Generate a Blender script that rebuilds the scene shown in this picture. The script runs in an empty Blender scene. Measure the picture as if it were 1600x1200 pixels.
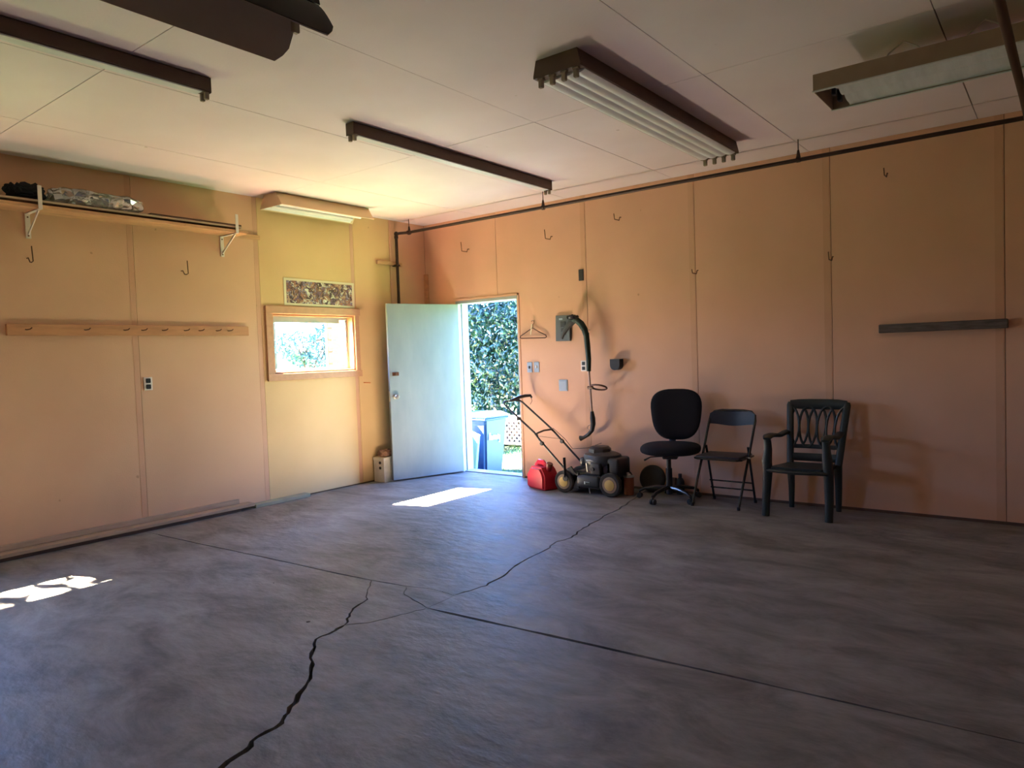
import bpy, bmesh, math, random
from mathutils import Vector, Matrix, Euler
import numpy as np
random.seed(7); np.random.seed(7)
PI = math.pi
S = bpy.context.scene
COL = S.collection

# ------------------------------------------------------------------ camera
cam_d = bpy.data.cameras.new('camera'); cam = bpy.data.objects.new('camera', cam_d); COL.objects.link(cam)
CX, CY, CZ, YAW, PITCH, ROLL, FPX = 6.3889, -6.5252, 1.4168, -0.6598, -0.0405, -0.0344, 1113.76
fw = Vector((math.sin(YAW)*math.cos(PITCH), math.cos(YAW)*math.cos(PITCH), math.sin(PITCH)))
r0 = Vector((math.cos(YAW), -math.sin(YAW), 0)); u0 = r0.cross(fw)
rt = r0*math.cos(ROLL)+u0*math.sin(ROLL); up = -r0*math.sin(ROLL)+u0*math.cos(ROLL)
mw = Matrix((rt, up, -fw)).transposed().to_4x4(); mw.translation = (CX, CY, CZ)
cam.matrix_world = mw
cam_d.sensor_width = 36; cam_d.lens = FPX/1600*36; cam_d.clip_start = 0.02; cam_d.clip_end = 300
S.camera = cam

# ------------------------------------------------------------------ light
SUN_DIR = Vector((1, 0.30, -1.105)).normalized()
world = bpy.data.worlds.new('world'); S.world = world; world.use_nodes = True
wn = world.node_tree; bg = wn.nodes['Background']
sky = wn.nodes.new('ShaderNodeTexSky'); sky.sky_type = 'NISHITA'; sky.sun_disc = False
sky.sun_elevation = math.asin(-SUN_DIR.z)
sky.sun_rotation = math.atan2(-SUN_DIR.x, -SUN_DIR.y)
sky.air_density = 1.0; sky.dust_density = 0.6; sky.ozone_density = 1.5
SKY, SUN, EXPO = 4.3, 1500.0, 0.0
bg.inputs['Strength'].default_value = SKY
tint = wn.nodes.new('ShaderNodeMix'); tint.data_type = 'RGBA'; tint.blend_type = 'MULTIPLY'; tint.inputs[0].default_value = 1
tint.inputs[7].default_value = (.66, .88, 1.38, 1)
wn.links.new(sky.outputs[0], tint.inputs[6]); wn.links.new(tint.outputs[2], bg.inputs['Color'])
sun_d = bpy.data.lights.new('sun', 'SUN'); sun_d.energy = SUN; sun_d.angle = math.radians(0.6); sun_d.color = (1, .80, .58)
sun = bpy.data.objects.new('sun', sun_d); COL.objects.link(sun)
sun.rotation_euler = SUN_DIR.to_track_quat('-Z', 'Y').to_euler(); sun.location = (-9, -4, 12)
S.view_settings.view_transform = 'Standard'; S.view_settings.look = 'None'
S.view_settings.exposure = EXPO; S.view_settings.gamma = 1; S.view_settings.use_curve_mapping = False
def portal(name, loc, rot, sx, sy):
    d = bpy.data.lights.new(name, 'AREA'); d.shape = 'RECTANGLE'; d.size = sx; d.size_y = sy
    d.cycles.is_portal = True
    o = bpy.data.objects.new(name, d); COL.objects.link(o); o.location = loc; o.rotation_euler = rot
portal('door_portal', (.985, .12, 1.03), (-PI/2, 0, 0), .92, 2.05)
portal('window_portal', (-.15, -1.72, 1.61), (0, -PI/2, 0), .62, 1.06)
portal('window_portal', (-.15, -5.45, 1.36), (0, -PI/2, 0), .62, 1.2)
cy = S.cycles
cy.max_bounces = 10; cy.diffuse_bounces = 7; cy.glossy_bounces = 4; cy.transmission_bounces = 8; cy.transparent_max_bounces = 12
cy.sample_clamp_indirect = 0; cy.use_denoising = True
cy.caustics_reflective = False; cy.caustics_refractive = False
try: cy.use_guiding = True
except Exception: pass

# ------------------------------------------------------------------ materials
def mat(name, color, rough=.6, metal=0, noise=0, scale=6, bump=0, bscale=40, spec=.4, col2=None, stretch=None, alpha=None, trans=0):
    m = bpy.data.materials.new(name); m.use_nodes = True; n = m.node_tree; b = n.nodes['Principled BSDF']
    b.inputs['Base Color'].default_value = (*color, 1); b.inputs['Roughness'].default_value = rough
    b.inputs['Metallic'].default_value = metal; b.inputs['Specular IOR Level'].default_value = spec
    if trans: b.inputs['Transmission Weight'].default_value = trans
    tc = n.nodes.new('ShaderNodeTexCoord'); mp = n.nodes.new('ShaderNodeMapping'); n.links.new(tc.outputs['Object'], mp.inputs[0])
    if stretch: mp.inputs['Scale'].default_value = stretch
    if noise or col2:
        t = n.nodes.new('ShaderNodeTexNoise'); t.inputs['Scale'].default_value = scale; t.inputs['Detail'].default_value = 7
        t.inputs['Roughness'].default_value = .6
        n.links.new(mp.outputs[0], t.inputs[0])
        r = n.nodes.new('ShaderNodeValToRGB'); n.links.new(t.outputs[0], r.inputs[0])
        c2 = col2 or tuple(max(0, c*(1-noise)) for c in color)
        r.color_ramp.elements[0].position = .33; r.color_ramp.elements[0].color = (*c2, 1)
        r.color_ramp.elements[1].position = .62; r.color_ramp.elements[1].color = (*color, 1)
        n.links.new(r.outputs[0], b.inputs['Base Color'])
    if bump:
        t2 = n.nodes.new('ShaderNodeTexNoise'); t2.inputs['Scale'].default_value = bscale; t2.inputs['Detail'].default_value = 4
        n.links.new(mp.outputs[0], t2.inputs[0])
        bp = n.nodes.new('ShaderNodeBump'); bp.inputs['Strength'].default_value = bump; bp.inputs['Distance'].default_value = .01
        n.links.new(t2.outputs[0], bp.inputs['Height']); n.links.new(bp.outputs[0], b.inputs['Normal'])
    return m
def wall_mat(name, c, c2, marks=True):
    m = bpy.data.materials.new(name); m.use_nodes = True; n = m.node_tree; L = n.links.new; b = n.nodes['Principled BSDF']
    b.inputs['Roughness'].default_value = .75; b.inputs['Specular IOR Level'].default_value = .25
    g = n.nodes.new('ShaderNodeNewGeometry')
    t = n.nodes.new('ShaderNodeTexNoise'); t.inputs['Scale'].default_value = 1.3; t.inputs['Detail'].default_value = 6; L(g.outputs['Position'], t.inputs[0])
    r = n.nodes.new('ShaderNodeValToRGB'); L(t.outputs[0], r.inputs[0])
    r.color_ramp.elements[0].position = .35; r.color_ramp.elements[0].color = (*c2, 1)
    r.color_ramp.elements[1].position = .65; r.color_ramp.elements[1].color = (*c, 1)
    out = r.outputs[0]
    if marks:
        v = n.nodes.new('ShaderNodeTexVoronoi'); v.inputs['Scale'].default_value = 2.3; L(g.outputs['Position'], v.inputs[0])
        t3 = n.nodes.new('ShaderNodeTexNoise'); t3.inputs['Scale'].default_value = 28; L(g.outputs['Position'], t3.inputs[0])
        ad = n.nodes.new('ShaderNodeMath'); ad.operation = 'MULTIPLY_ADD'; ad.inputs[1].default_value = .06; L(t3.outputs[0], ad.inputs[0]); L(v.outputs['Distance'], ad.inputs[2])
        rr = n.nodes.new('ShaderNodeValToRGB'); L(ad.outputs[0], rr.inputs[0])
        rr.color_ramp.elements[0].position = .045; rr.color_ramp.elements[0].color = (.55, .5, .45, 1)
        rr.color_ramp.elements[1].position = .06; rr.color_ramp.elements[1].color = (1, 1, 1, 1)
        mx = n.nodes.new('ShaderNodeMix'); mx.data_type = 'RGBA'; mx.blend_type = 'MULTIPLY'; mx.inputs[0].default_value = .6
        L(out, mx.inputs[6]); L(rr.outputs[0], mx.inputs[7]); out = mx.outputs[2]
    L(out, b.inputs['Base Color'])
    t2 = n.nodes.new('ShaderNodeTexNoise'); t2.inputs['Scale'].default_value = 90; L(g.outputs['Position'], t2.inputs[0])
    bp = n.nodes.new('ShaderNodeBump'); bp.inputs['Strength'].default_value = .15; bp.inputs['Distance'].default_value = .004
    L(t2.outputs[0], bp.inputs['Height']); L(bp.outputs[0], b.inputs['Normal'])
    return m
M = {}
M['wall'] = wall_mat('tan wallboard paint', (.70, .425, .30), (.64, .385, .265))
M['wall_y'] = wall_mat('tan wallboard', (.69, .44, .29), (.64, .40, .26))
M['wall_yel'] = wall_mat('yellower wallboard', (.70, .485, .26), (.65, .44, .23))  # yellower base colour for the two panels around the window
M['seam'] = mat('dark seam', (.16, .09, .05), .9)
M['tape'] = wall_mat('seam tape', (.66, .395, .27), (.57, .335, .22))
M['ceil'] = wall_mat('ceiling board', (.80, .71, .77), (.75, .65, .70))
def concrete():
    m = bpy.data.materials.new('concrete'); m.use_nodes = True; n = m.node_tree; L = n.links.new; b = n.nodes['Principled BSDF']
    g = n.nodes.new('ShaderNodeNewGeometry')
    mp = n.nodes.new('ShaderNodeMapping'); mp.inputs['Scale'].default_value = (1, 1.9, 1); mp.inputs['Rotation'].default_value = (0, 0, .55); L(g.outputs['Position'], mp.inputs[0])
    t = n.nodes.new('ShaderNodeTexNoise'); t.inputs['Scale'].default_value = 1.9; t.inputs['Detail'].default_value = 11; t.inputs['Roughness'].default_value = .7; t.inputs['Distortion'].default_value = .5; L(mp.outputs[0], t.inputs[0])
    r = n.nodes.new('ShaderNodeValToRGB'); L(t.outputs[0], r.inputs[0])
    r.color_ramp.elements[0].position = .36; r.color_ramp.elements[0].color = (.105, .10, .096, 1)
    r.color_ramp.elements[1].position = .64; r.color_ramp.elements[1].color = (.27, .258, .245, 1)
    L(r.outputs[0], b.inputs['Base Color'])
    r2 = n.nodes.new('ShaderNodeMapRange'); r2.inputs[3].default_value = .45; r2.inputs[4].default_value = .68; L(t.outputs[0], r2.inputs[0]); L(r2.outputs[0], b.inputs['Roughness'])
    b.inputs['Specular IOR Level'].default_value = .45
    t2 = n.nodes.new('ShaderNodeTexNoise'); t2.inputs['Scale'].default_value = 7; t2.inputs['Detail'].default_value = 8; L(mp.outputs[0], t2.inputs[0])
    bp = n.nodes.new('ShaderNodeBump'); bp.inputs['Strength'].default_value = .45; bp.inputs['Distance'].default_value = .02
    L(t2.outputs[0], bp.inputs['Height']); L(bp.outputs[0], b.inputs['Normal'])
    return m
M['concrete'] = concrete()
M['dark_gap'] = mat('dirt in cracks', (.02, .018, .016), .95)
M['white'] = mat('white paint', (.36, .40, .43), .45, noise=.08, scale=3)
M['door'] = mat('stained white door', (.26, .30, .33), .5, col2=(.20, .235, .265), scale=2.2, stretch=(1, 1, .35))
M['pine'] = mat('pine', (.62, .36, .19), .6, noise=.25, scale=5, stretch=(8, 1, 8))
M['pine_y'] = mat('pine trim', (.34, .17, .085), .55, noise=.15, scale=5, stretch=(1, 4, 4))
M['pine_c'] = mat('pine casing', (.56, .31, .18), .55, noise=.12, scale=5, stretch=(1, 4, 4))
M['rail'] = mat('brown rail wood', (.60, .30, .15), .6, noise=.22, scale=4, stretch=(6, 1, 6))
M['greywood'] = mat('weathered wood', (.14, .115, .105), .85, noise=.45, scale=9, stretch=(1, 8, 8), bump=.4)
M['greenwood'] = mat('grey green board', (.33, .33, .23), .7, noise=.2, scale=5)
M['planks'] = mat('dusty plank', (.46, .33, .23), .75, noise=.25, scale=4, stretch=(8, 1, 8))
M['darkwood'] = mat('dark stick', (.12, .07, .05), .7, noise=.3)
M['bracket'] = mat('white steel', (.75, .70, .66), .4)
M['wire'] = mat('rusty wire', (.13, .055, .03), .5, metal=.6)
M['pipe'] = mat('black iron pipe', (.05, .028, .022), .45, metal=.5, noise=.3)
M['fixture'] = mat('fixture beige steel', (.27, .19, .13), .5, noise=.15)
M['fixture_side'] = mat('fixture brown side', (.11, .065, .045), .55, noise=.2)
M['hood'] = mat('beige hood enamel', (.62, .47, .30), .5)
M['troffer'] = mat('taupe steel', (.34, .25, .185), .5, noise=.15)
M['reflect'] = mat('white reflector enamel', (.72, .76, .80), .35, noise=.18, scale=2.5, stretch=(6, 1, 1))
M['wing'] = mat('dark outer enamel', (.025, .016, .013), .55)
M['wing_in'] = mat('taupe inner enamel', (.34, .29, .27), .5, noise=.1)
M['socket'] = mat('lamp holder', (.28, .22, .17), .5)
M['black'] = mat('black plastic', (.022, .022, .026), .45)
M['charc'] = mat('charcoal plastic', (.055, .058, .062), .5)
M['fabric'] = mat('black fabric', (.018, .018, .024), .95, bump=.3, bscale=300, spec=.2)
M['vinyl'] = mat('black vinyl', (.015, .017, .03), .4)
M['gloss'] = mat('black enamel', (.015, .015, .017), .25, spec=.6)
M['plastic_green'] = mat('dark resin', (.022, .027, .025), .42)
M['red'] = mat('red plastic', (.55, .012, .03), .38)
M['redd'] = mat('dark red plastic', (.4, .012, .02), .4)
M['yellow'] = mat('yellow hub', (.62, .42, .13), .5)
M['tyre'] = mat('tyre rubber', (.03, .027, .025), .85, noise=.3)
M['deck'] = mat('grey mower deck', (.035, .04, .04), .45, noise=.3)
M['greycover'] = mat('engine grey', (.035, .037, .042), .4)
M['steel'] = mat('steel', (.55, .54, .52), .3, metal=.9)
M['silver'] = mat('silver paint', (.62, .62, .64), .35, metal=.4)
M['panelgrey'] = mat('breaker panel grey', (.10, .115, .13), .5, noise=.15)
M['plate'] = mat('steel cover plate', (.34, .40, .47), .45, metal=.1)
M['green'] = mat('trimmer green', (.008, .020, .011), .5)
M['tube'] = mat('trimmer tube', (.42, .30, .26), .35, metal=.3)
M['hanger'] = mat('brown hanger', (.10, .04, .025), .45)
M['tagp'] = mat('pale tag', (.7, .62, .45), .6)
M['cardw'] = mat('white box card', (.62, .58, .52), .7, noise=.25, scale=8)
M['rag'] = mat('brown rag', (.30, .16, .11), .9, noise=.5, scale=20)
M['binblue'] = mat('blue bin plastic', (.01, .05, .25), .45)
M['binpale'] = mat('bin lid blue', (.05, .14, .28), .4)
M['binside'] = mat('faded blue bin face', (.035, .078, .22), .45, noise=.1)
M['flap'] = mat('painted sunlit turquoise', (.30, .62, .60), .5)
M['print'] = mat('white print', (.75, .88, .9), .6)
M['lattice'] = mat('white lattice', (.8, .78, .8), .6)
M['rock'] = mat('pinkish brown rock', (.42, .30, .26), .9, noise=.4, scale=8, bump=.6, bscale=15)
M['bark'] = mat('bark', (.10, .07, .05), .9, noise=.4)
M['can'] = mat('brown can', (.30, .09, .05), .45, noise=.2)
M['orange'] = mat('orange mark', (.65, .14, .03), .6)
M['outer'] = mat('outer siding', (.5, .5, .48), .8)
M['blind'] = mat('grey green blind', (.30, .38, .38), .7)
def leaf_mat(name, a, b_, c, tr=.4):
    m = bpy.data.materials.new(name); m.use_nodes = True; n = m.node_tree; L = n.links.new
    for x in list(n.nodes):
        if x.type == 'BSDF_PRINCIPLED': n.nodes.remove(x)
    out = [x for x in n.nodes if x.type == 'OUTPUT_MATERIAL'][0]
    g = n.nodes.new('ShaderNodeNewGeometry'); r = n.nodes.new('ShaderNodeValToRGB'); L(g.outputs['Random Per Island'], r.inputs[0])
    e = r.color_ramp.elements; e[0].color = (*a, 1); e[1].color = (*c, 1); k = e.new(.5); k.color = (*b_, 1)
    d = n.nodes.new('ShaderNodeBsdfDiffuse'); t = n.nodes.new('ShaderNodeBsdfTranslucent'); gl = n.nodes.new('ShaderNodeBsdfGlossy'); gl.inputs['Roughness'].default_value = .35
    mx = n.nodes.new('ShaderNodeMixShader'); mx.inputs[0].default_value = tr; m2 = n.nodes.new('ShaderNodeMixShader'); m2.inputs[0].default_value = .06
    L(r.outputs[0], d.inputs[0]); L(r.outputs[0], t.inputs[0]); L(d.outputs[0], mx.inputs[1]); L(t.outputs[0], mx.inputs[2])
    L(mx.outputs[0], m2.inputs[1]); L(gl.outputs[0], m2.inputs[2]); L(m2.outputs[0], out.inputs[0])
    return m
M['leaf'] = leaf_mat('tree leaves', (.008, .032, .026), (.014, .06, .045), (.04, .10, .035))
M['leaf2'] = leaf_mat('pale shrub leaves', (.03, .09, .11), (.045, .13, .15), (.07, .17, .13))
M['grass'] = leaf_mat('grass blades', (.02, .09, .03), (.035, .12, .03), (.07, .16, .04), .3)
M['soil'] = mat('lawn ground', (.03, .07, .025), .95, noise=.4, scale=5)
def collage():
    m = bpy.data.materials.new('poster print'); m.use_nodes = True; n = m.node_tree; L = n.links.new; b = n.nodes['Principled BSDF']
    tc = n.nodes.new('ShaderNodeTexCoord')
    ns = n.nodes.new('ShaderNodeTexNoise'); ns.inputs['Scale'].default_value = 14; L(tc.outputs['Object'], ns.inputs[0])
    mxv = n.nodes.new('ShaderNodeMix'); mxv.data_type = 'VECTOR'; mxv.inputs[0].default_value = .14; L(tc.outputs['Object'], mxv.inputs[4]); L(ns.outputs['Color'], mxv.inputs[5])
    v = n.nodes.new('ShaderNodeTexVoronoi'); v.inputs['Scale'].default_value = 42; L(mxv.outputs[1], v.inputs[0])
    sp = n.nodes.new('ShaderNodeSeparateColor'); L(v.outputs['Color'], sp.inputs[0])
    r = n.nodes.new('ShaderNodeValToRGB'); L(sp.outputs[0], r.inputs[0]); r.color_ramp.interpolation = 'CONSTANT'
    cs = [(0, (.07, .03, .04)), (.2, (.22, .10, .08)), (.36, (.45, .28, .2)), (.5, (.16, .08, .14)), (.62, (.55, .48, .42)), (.74, (.36, .15, .11)), (.85, (.25, .2, .3)), (.94, (.7, .66, .6))]
    e = r.color_ramp.elements; e[0].position = 0; e[0].color = (*cs[0][1], 1); e[1].position = cs[1][0]; e[1].color = (*cs[1][1], 1)
    for p_, c_ in cs[2:]:
        k = e.new(p_); k.color = (*c_, 1)
    v2 = n.nodes.new('ShaderNodeTexVoronoi'); v2.feature = 'DISTANCE_TO_EDGE'; v2.inputs['Scale'].default_value = 42; L(mxv.outputs[1], v2.inputs[0])
    rr = n.nodes.new('ShaderNodeMapRange'); rr.inputs[2].default_value = .07; rr.inputs[3].default_value = .35; L(v2.outputs[0], rr.inputs[0])
    mm = n.nodes.new('ShaderNodeMix'); mm.data_type = 'RGBA'; mm.blend_type = 'MULTIPLY'; mm.inputs[0].default_value = 1; L(r.outputs[0], mm.inputs[6]); L(rr.outputs[0], mm.inputs[7])
    L(mm.outputs[2], b.inputs['Base Color']); b.inputs['Roughness'].default_value = .5
    return m
M['collage'] = collage()
def film():
    m = bpy.data.materials.new('clear plastic film'); m.use_nodes = True; n = m.node_tree; L = n.links.new
    out = [x for x in n.nodes if x.type == 'OUTPUT_MATERIAL'][0]
    t = n.nodes.new('ShaderNodeBsdfTransparent'); t.inputs[0].default_value = (.62, .68, .66, 1)
    g = n.nodes.new('ShaderNodeBsdfGlossy'); g.inputs['Roughness'].default_value = .1; g.inputs[0].default_value = (.9, .92, .92, 1)
    tc = n.nodes.new('ShaderNodeTexCoord'); v = n.nodes.new('ShaderNodeTexVoronoi'); v.feature = 'DISTANCE_TO_EDGE'; v.inputs['Scale'].default_value = 11; L(tc.outputs['Object'], v.inputs[0])
    bp = n.nodes.new('ShaderNodeBump'); bp.inputs['Strength'].default_value = 1; bp.inputs['Distance'].default_value = .08; L(v.outputs[0], bp.inputs['Height']); L(bp.outputs[0], g.inputs['Normal'])
    d = n.nodes.new('ShaderNodeBsdfDiffuse'); d.inputs[0].default_value = (.5, .53, .52, 1)
    m1 = n.nodes.new('ShaderNodeMixShader'); m1.inputs[0].default_value = .12; m2 = n.nodes.new('ShaderNodeMixShader'); m2.inputs[0].default_value = .5
    L(g.outputs[0], m1.inputs[1]); L(d.outputs[0], m1.inputs[2]); L(t.outputs[0], m2.inputs[1]); L(m1.outputs[0], m2.inputs[2]); L(m2.outputs[0], out.inputs[0])
    return m
M['film'] = film()
def glass():
    m = bpy.data.materials.new('window glass'); m.use_nodes = True; n = m.node_tree; L = n.links.new
    out = [x for x in n.nodes if x.type == 'OUTPUT_MATERIAL'][0]
    t = n.nodes.new('ShaderNodeBsdfTransparent'); t.inputs[0].default_value = (.95, .97, .96, 1)
    g = n.nodes.new('ShaderNodeBsdfGlossy'); g.inputs['Roughness'].default_value = .02
    m2 = n.nodes.new('ShaderNodeMixShader'); m2.inputs[0].default_value = .06
    L(t.outputs[0], m2.inputs[1]); L(g.outputs[0], m2.inputs[2]); L(m2.outputs[0], out.inputs[0])
    return m
M['glass'] = glass()

# ------------------------------------------------------------------ mesh helpers (world coordinates, origin at the thing's base)
class MB:
    def __init__(s): s.bm = bmesh.new()
    def _t(s, geom, mtx): bmesh.ops.transform(s.bm, matrix=mtx, verts=geom)
    def box(s, a, b, bev=0, seg=1, mtx=None):
        a = Vector(a); b = Vector(b); c = (a+b)/2; d = b-a
        g = bmesh.ops.create_cube(s.bm, size=1)['verts']
        s._t(g, Matrix.Translation(c) @ Matrix.Diagonal((abs(d.x), abs(d.y), abs(d.z), 1)))
        if bev:
            es = list({e for v in g for e in v.link_edges})
            r = bmesh.ops.bevel(s.bm, geom=es, offset=bev, segments=seg, affect='EDGES', profile=.5)
            g = [v for v in r['verts']]
            g = list({v for f in r['faces'] for v in f.verts} | {v for v in g if v.is_valid})
            # gather whole island
            seen = set(g); st = list(g)
            while st:
                v = st.pop()
                for e in v.link_edges:
                    o = e.other_vert(v)
                    if o not in seen: seen.add(o); st.append(o)
            g = list(seen)
        if mtx is not None: s._t(g, mtx)
        return s
    def obox(s, c, size, rot=(0, 0, 0), bev=0, seg=1):
        h = Vector(size)/2
        return s.box(-h, h, bev, seg, Matrix.Translation(c) @ Euler(rot).to_matrix().to_4x4())
    def beam(s, p0, p1, w, h, bev=0):
        p0 = Vector(p0); p1 = Vector(p1); d = p1-p0
        q = d.to_track_quat('Y', 'Z').to_matrix().to_4x4()
        return s.box((-w/2, -d.length/2, -h/2), (w/2, d.length/2, h/2), bev, 1, Matrix.Translation((p0+p1)/2) @ q)
    def tube(s, pts, r, seg=10, closed=False, flat=None):
        pts = [Vector(p) for p in pts]; n = len(pts); rings = []
        rr = r if isinstance(r, (list, tuple)) else [r]*n
        prev = None
        for i, p in enumerate(pts):
            if closed: t = pts[(i+1) % n]-pts[i-1]
            else: t = pts[min(i+1, n-1)]-pts[max(i-1, 0)]
            t.normalize()
            if prev is None:
                a = Vector((0, 0, 1)) if abs(t.z) < .9 else Vector((0, 1, 0))
                u = t.cross(a).normalized()
            else:
                u = (prev - t*prev.dot(t)).normalized()
            prev = u; w = t.cross(u)
            fu, fwv = flat if flat else (1, 1)
            rings.append([s.bm.verts.new(p+u*math.cos(2*PI*k/seg)*rr[i]*fu+w*math.sin(2*PI*k/seg)*rr[i]*fwv) for k in range(seg)])
        m = n if closed else n-1
        for i in range(m):
            A = rings[i]; B = rings[(i+1) % n]
            for k in range(seg): s.bm.faces.new((A[k], A[(k+1) % seg], B[(k+1) % seg], B[k]))
        if not closed:
            s.bm.faces.new(rings[0][::-1]); s.bm.faces.new(rings[-1])
        return s
    def cyl(s, p0, p1, r, seg=20, r2=None, bev=0):
        p0 = Vector(p0); p1 = Vector(p1); r2 = r if r2 is None else r2
        if bev:
            d = (p1-p0).normalized()*bev
            return s.tube([p0, p0+d, p1-d, p1], [r-bev, r, r2, r2-bev], seg)
        return s.tube([p0, p1], [r, r2], seg)
    def prism(s, poly, vec):
        vec = Vector(vec); a = [s.bm.verts.new(p) for p in poly]; b = [s.bm.verts.new(Vector(p)+vec) for p in poly]; n = len(poly)
        s.bm.faces.new(a[::-1]); s.bm.faces.new(b)
        for i in range(n): s.bm.faces.new((a[i], a[(i+1) % n], b[(i+1) % n], b[i]))
        return s
    def lathe(s, prof, c, axis='Z', seg=24, mtx=None):
        rings = []; g = []
        for r, h in prof:
            ring = [s.bm.verts.new((r*math.cos(2*PI*k/seg), r*math.sin(2*PI*k/seg), h)) for k in range(seg)]; rings.append(ring); g += ring
        for i in range(len(prof)-1):
            A, B = rings[i], rings[i+1]
            for k in range(seg): s.bm.faces.new((A[k], A[(k+1) % seg], B[(k+1) % seg], B[k]))
        s.bm.faces.new(rings[0][::-1]); s.bm.faces.new(rings[-1])
        R_ = {'Z': Matrix.Identity(4), 'Y': Matrix.Rotation(PI/2, 4, 'X'), 'X': Matrix.Rotation(PI/2, 4, 'Y')}[axis]
        s._t(g, Matrix.Translation(c) @ (mtx or Matrix.Identity(4)) @ R_)
        return s
    def ellipsoid(s, c, r, rot=(0, 0, 0), u=20, v=12, power=1):
        g = bmesh.ops.create_uvsphere(s.bm, u_segments=u, v_segments=v, radius=1)['verts']
        if power != 1:
            for vt in g:
                vt.co = Vector([math.copysign(abs(x)**power, x) for x in vt.co])
        s._t(g, Matrix.Translation(c) @ Euler(rot).to_matrix().to_4x4() @ Matrix.Diagonal((*r, 1)))
        return s
    def xf(s, mtx):
        bmesh.ops.transform(s.bm, matrix=mtx, verts=s.bm.verts[:]); return s
ORG = {}
def obj(name, mb, m, parent=None, origin=None, smooth=True, ang=35):
    bm = mb.bm; bmesh.ops.recalc_face_normals(bm, faces=bm.faces[:])
    if origin is None:
        if parent is not None: origin = ORG[parent.name]
        else:
            xs = [v.co for v in bm.verts]
            origin = Vector(((min(v.x for v in xs)+max(v.x for v in xs))/2, (min(v.y for v in xs)+max(v.y for v in xs))/2, min(v.z for v in xs)))
    origin = Vector(origin)
    bmesh.ops.translate(bm, verts=bm.verts[:], vec=-origin)
    me = bpy.data.meshes.new(name); bm.to_mesh(me); bm.free()
    if smooth:
        me.polygons.foreach_set('use_smooth', [True]*len(me.polygons)); me.set_sharp_from_angle(angle=math.radians(ang))
    me.materials.append(M[m] if isinstance(m, str) else m)
    o = bpy.data.objects.new(name, me); COL.objects.link(o)
    if parent is not None:
        o.parent = parent; o.location = origin-ORG[parent.name]
    else: o.location = origin
    ORG[o.name] = origin
    return o
def empty(name, loc, label, cat, group=None):
    o = bpy.data.objects.new(name, None); COL.objects.link(o); o.location = loc; ORG[o.name] = Vector(loc)
    o.empty_display_size = .05
    return tag(o, label, cat, group)
def tag(o, label, cat, group=None):
    o['label'] = label; o['category'] = cat
    if group: o['group'] = group
    return o
def struct(o): o['kind'] = 'structure'; return o
def copy_tree(o, loc, label=None, parent=None):
    c = o.copy(); COL.objects.link(c); c.parent = parent
    if parent is None: c.location = loc; ORG[c.name] = Vector(loc)
    if label: c['label'] = label
    for ch in list(o.children): copy_tree(ch, None, None, c)
    return c

# ------------------------------------------------------------------ room shell
H = 3.082; XR = 7.7; YB = -7.7; T = .14
seams_back = [2.379-1.22, 2.379, 3.599, 4.819, 6.039, 7.259]
seams_left = [-0.57, -1.146, -2.366, -3.586, -4.806, -6.026, -7.246]
def rects(u0, u1, v0, v1, holes):
    """split a rectangle around holes"""
    out = [(u0, u1, v0, v1)]
    for (a, b, c, d) in holes:
        nxt = []
        for (p, q, r, s_) in out:
            A, B, C_, D = max(p, a), min(q, b), max(r, c), min(s_, d)
            if A >= B or C_ >= D: nxt.append((p, q, r, s_)); continue
            if p < A: nxt.append((p, A, r, s_))
            if B < q: nxt.append((B, q, r, s_))
            if r < C_: nxt.append((A, B, r, C_))
            if D < s_: nxt.append((A, B, D, s_))
        out = nxt
    return out
DOOR = (.50, 1.445, -.3, 2.085)
WIN1 = (-2.25, -1.185, 1.305, 1.925)
WIN2 = (-6.05, -4.83, 1.05, 1.67)
PT = .012
# back wall (holds the doorway)
wb = MB()
for a, b, c, d in rects(-T, XR+T, -.3, H+.2, [DOOR]): wb.box((a, PT+.002, c), (b, PT+.002+T, d))
wall_back = struct(obj('wall_back', wb, 'seam', origin=(0, 0, 0)))
e = [0.0]+seams_back+[XR]
for i in range(len(e)-1):
    p = MB(); g = .0022
    for a, b, c, d in rects(e[i]+g, e[i+1]-g, .012, H, [DOOR]): p.box((a, 0, c), (b, PT, d))
    obj('wall_panel', p, 'wall', wall_back)
for x in seams_back[1:]:
    obj('seam_tape', MB().box((x-.062, -.0012, .02), (x-.008, 0, H-.002)), 'tape', wall_back)
# left wall with window
wl = MB()
for a, b, c, d in rects(YB-T, T*0, -.3, H+.2, [WIN1, WIN2]): wl.box((-PT-.002-T, a, c), (-PT-.002, b, d))
wall_left = struct(obj('wall_left', wl, 'seam', origin=(0, -3, 0)))
e = [0.0]+seams_left+[YB]
for i in range(len(e)-1):
    p = MB()
    for a, b, c, d in rects(e[i+1]+.0015, e[i]-.0015, .012, H, [WIN1, WIN2]): p.box((-PT, a, c), (0, b, d))
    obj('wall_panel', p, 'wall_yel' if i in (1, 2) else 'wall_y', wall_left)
for y in seams_left[1:5]:
    obj('seam_tape', MB().box((0, y-.05, .02), (.0012, y-.006, H-.002)), 'tape', wall_left)
struct(obj('wall_right', MB().box((XR, YB-T, -.3), (XR+T, T, H+.2)), 'wall', origin=(XR, -3, 0)))
struct(obj('wall_front', MB().box((-T, YB-T, -.3), (XR+T, YB, H+.2)), 'wall', origin=(3, YB, 0)))
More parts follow.
